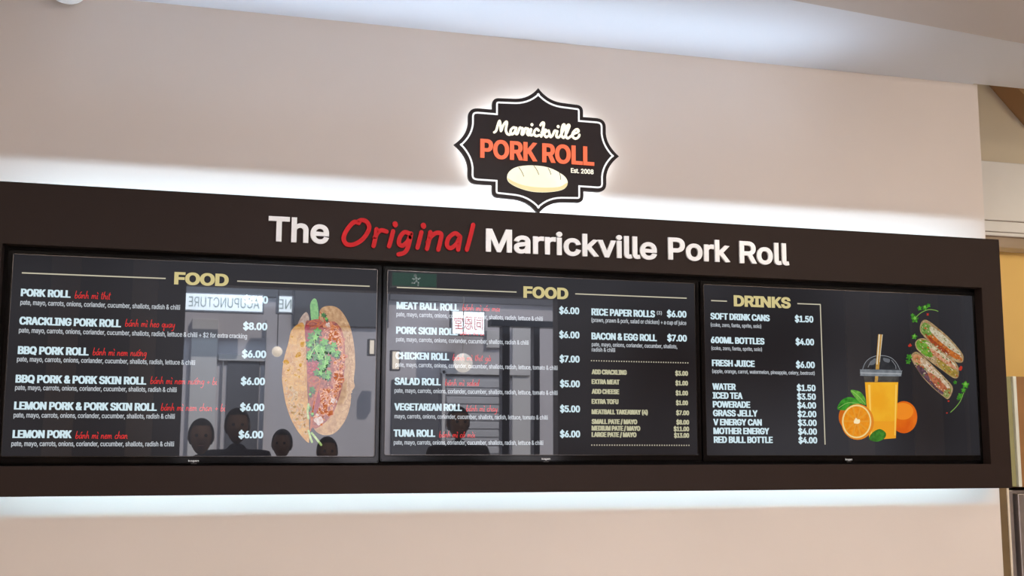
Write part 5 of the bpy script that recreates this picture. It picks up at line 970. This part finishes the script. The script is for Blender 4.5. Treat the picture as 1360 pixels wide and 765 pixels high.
# tall cupboard: olive side, white edge, brown door
CY = 0.62
c = lambda px, py, Y=CY: at(px, py, Y)
zt = c(1345, 500).z; zm = c(1350, 650).z
xw0, xw1, xe = c(1345.5, 520).x, c(1349.8, 520).x, c(1335, 520).x
xo0 = xe-0.1
t = thing('cupboard', 'upper cupboard with olive side, white front edge and brown door, under the yellow wall', 'cupboard', (xw0+0.4, CY, zm+0.01))
box('side_panel', xo0, xw0, CY+0.01, KY-0.001, zm+0.012, zt, mat('olive_paint', srgb(160, 156, 108), .6, noise=.05), t, 0.002)
box('edge_strip', xw0, xw1, CY-0.005, KY-0.001, zm+0.012, zt+0.001, mat('white_edge', srgb(226, 228, 214), .4, noise=.03), t, 0.002)
box('door', xw1+0.002, xw1+0.8, CY, CY+0.02, zm+0.012, zt, mat('brown_door', srgb(158, 112, 66), .5, noise=.15, nscale=6), t, 0.002)
box('carcass', xw1+0.002, xw1+0.8, CY+0.021, KY-0.001, zm+0.012, zt-0.002, mat('brown_carcass', srgb(120, 86, 56), .6, noise=.1), t)
# stainless fridge below it
M_st = mat('brushed_steel', srgb(176, 166, 162), 0.35, metal=0.7, noise=0.08, nscale=20)
f0, f1, f2, f3 = c(1339.6, 656).x, c(1345.2, 656).x, c(1348, 656).x, c(1348, 656).x+0.75
t = thing('fridge', 'stainless steel fridge standing under the cupboard at the right edge', 'fridge', (f2+0.3, CY, 0))
box('side_post', f0, f1, CY+0.0, KY-0.001, 0.02, zm-0.004, M_st, t, 0.003)
box('gasket', f1-0.001, f2+0.01, CY+0.03, KY-0.01, 0.02, zm-0.002, mat('black_gasket', srgb(28, 22, 22), .7, noise=.1), t)
box('door', f2, f3, CY-0.02, CY+0.03, 0.1, zm-0.02, M_st, t, 0.004)
box('body', f2+0.011, f3, CY+0.031, KY-0.001, 0.1, zm-0.006, M_st, t)
box('plinth', f2+0.01, f3, CY+0.02, KY-0.01, 0.0, 0.099, MATS['black_gasket'], t)
tr = box('door_trim', f0-0.012, f0-0.001, CY-0.004, KY-0.001, 0.0, zm+0.008, mat('white_trim', srgb(232, 218, 196), .5, noise=.03)); struct(tr, 'thin white trim between the wall end and the fridge'); tr.name = 'trim_6'
tb = box('timber_upright', f0-0.11, f0-0.013, CY+0.0, KY-0.001, 0.0, zm+0.01, mat('brown_timber', srgb(120, 98, 66), .6, noise=.15, nscale=4)); struct(tb, 'brown timber upright beside the wall end'); tb.name = 'trim_7'
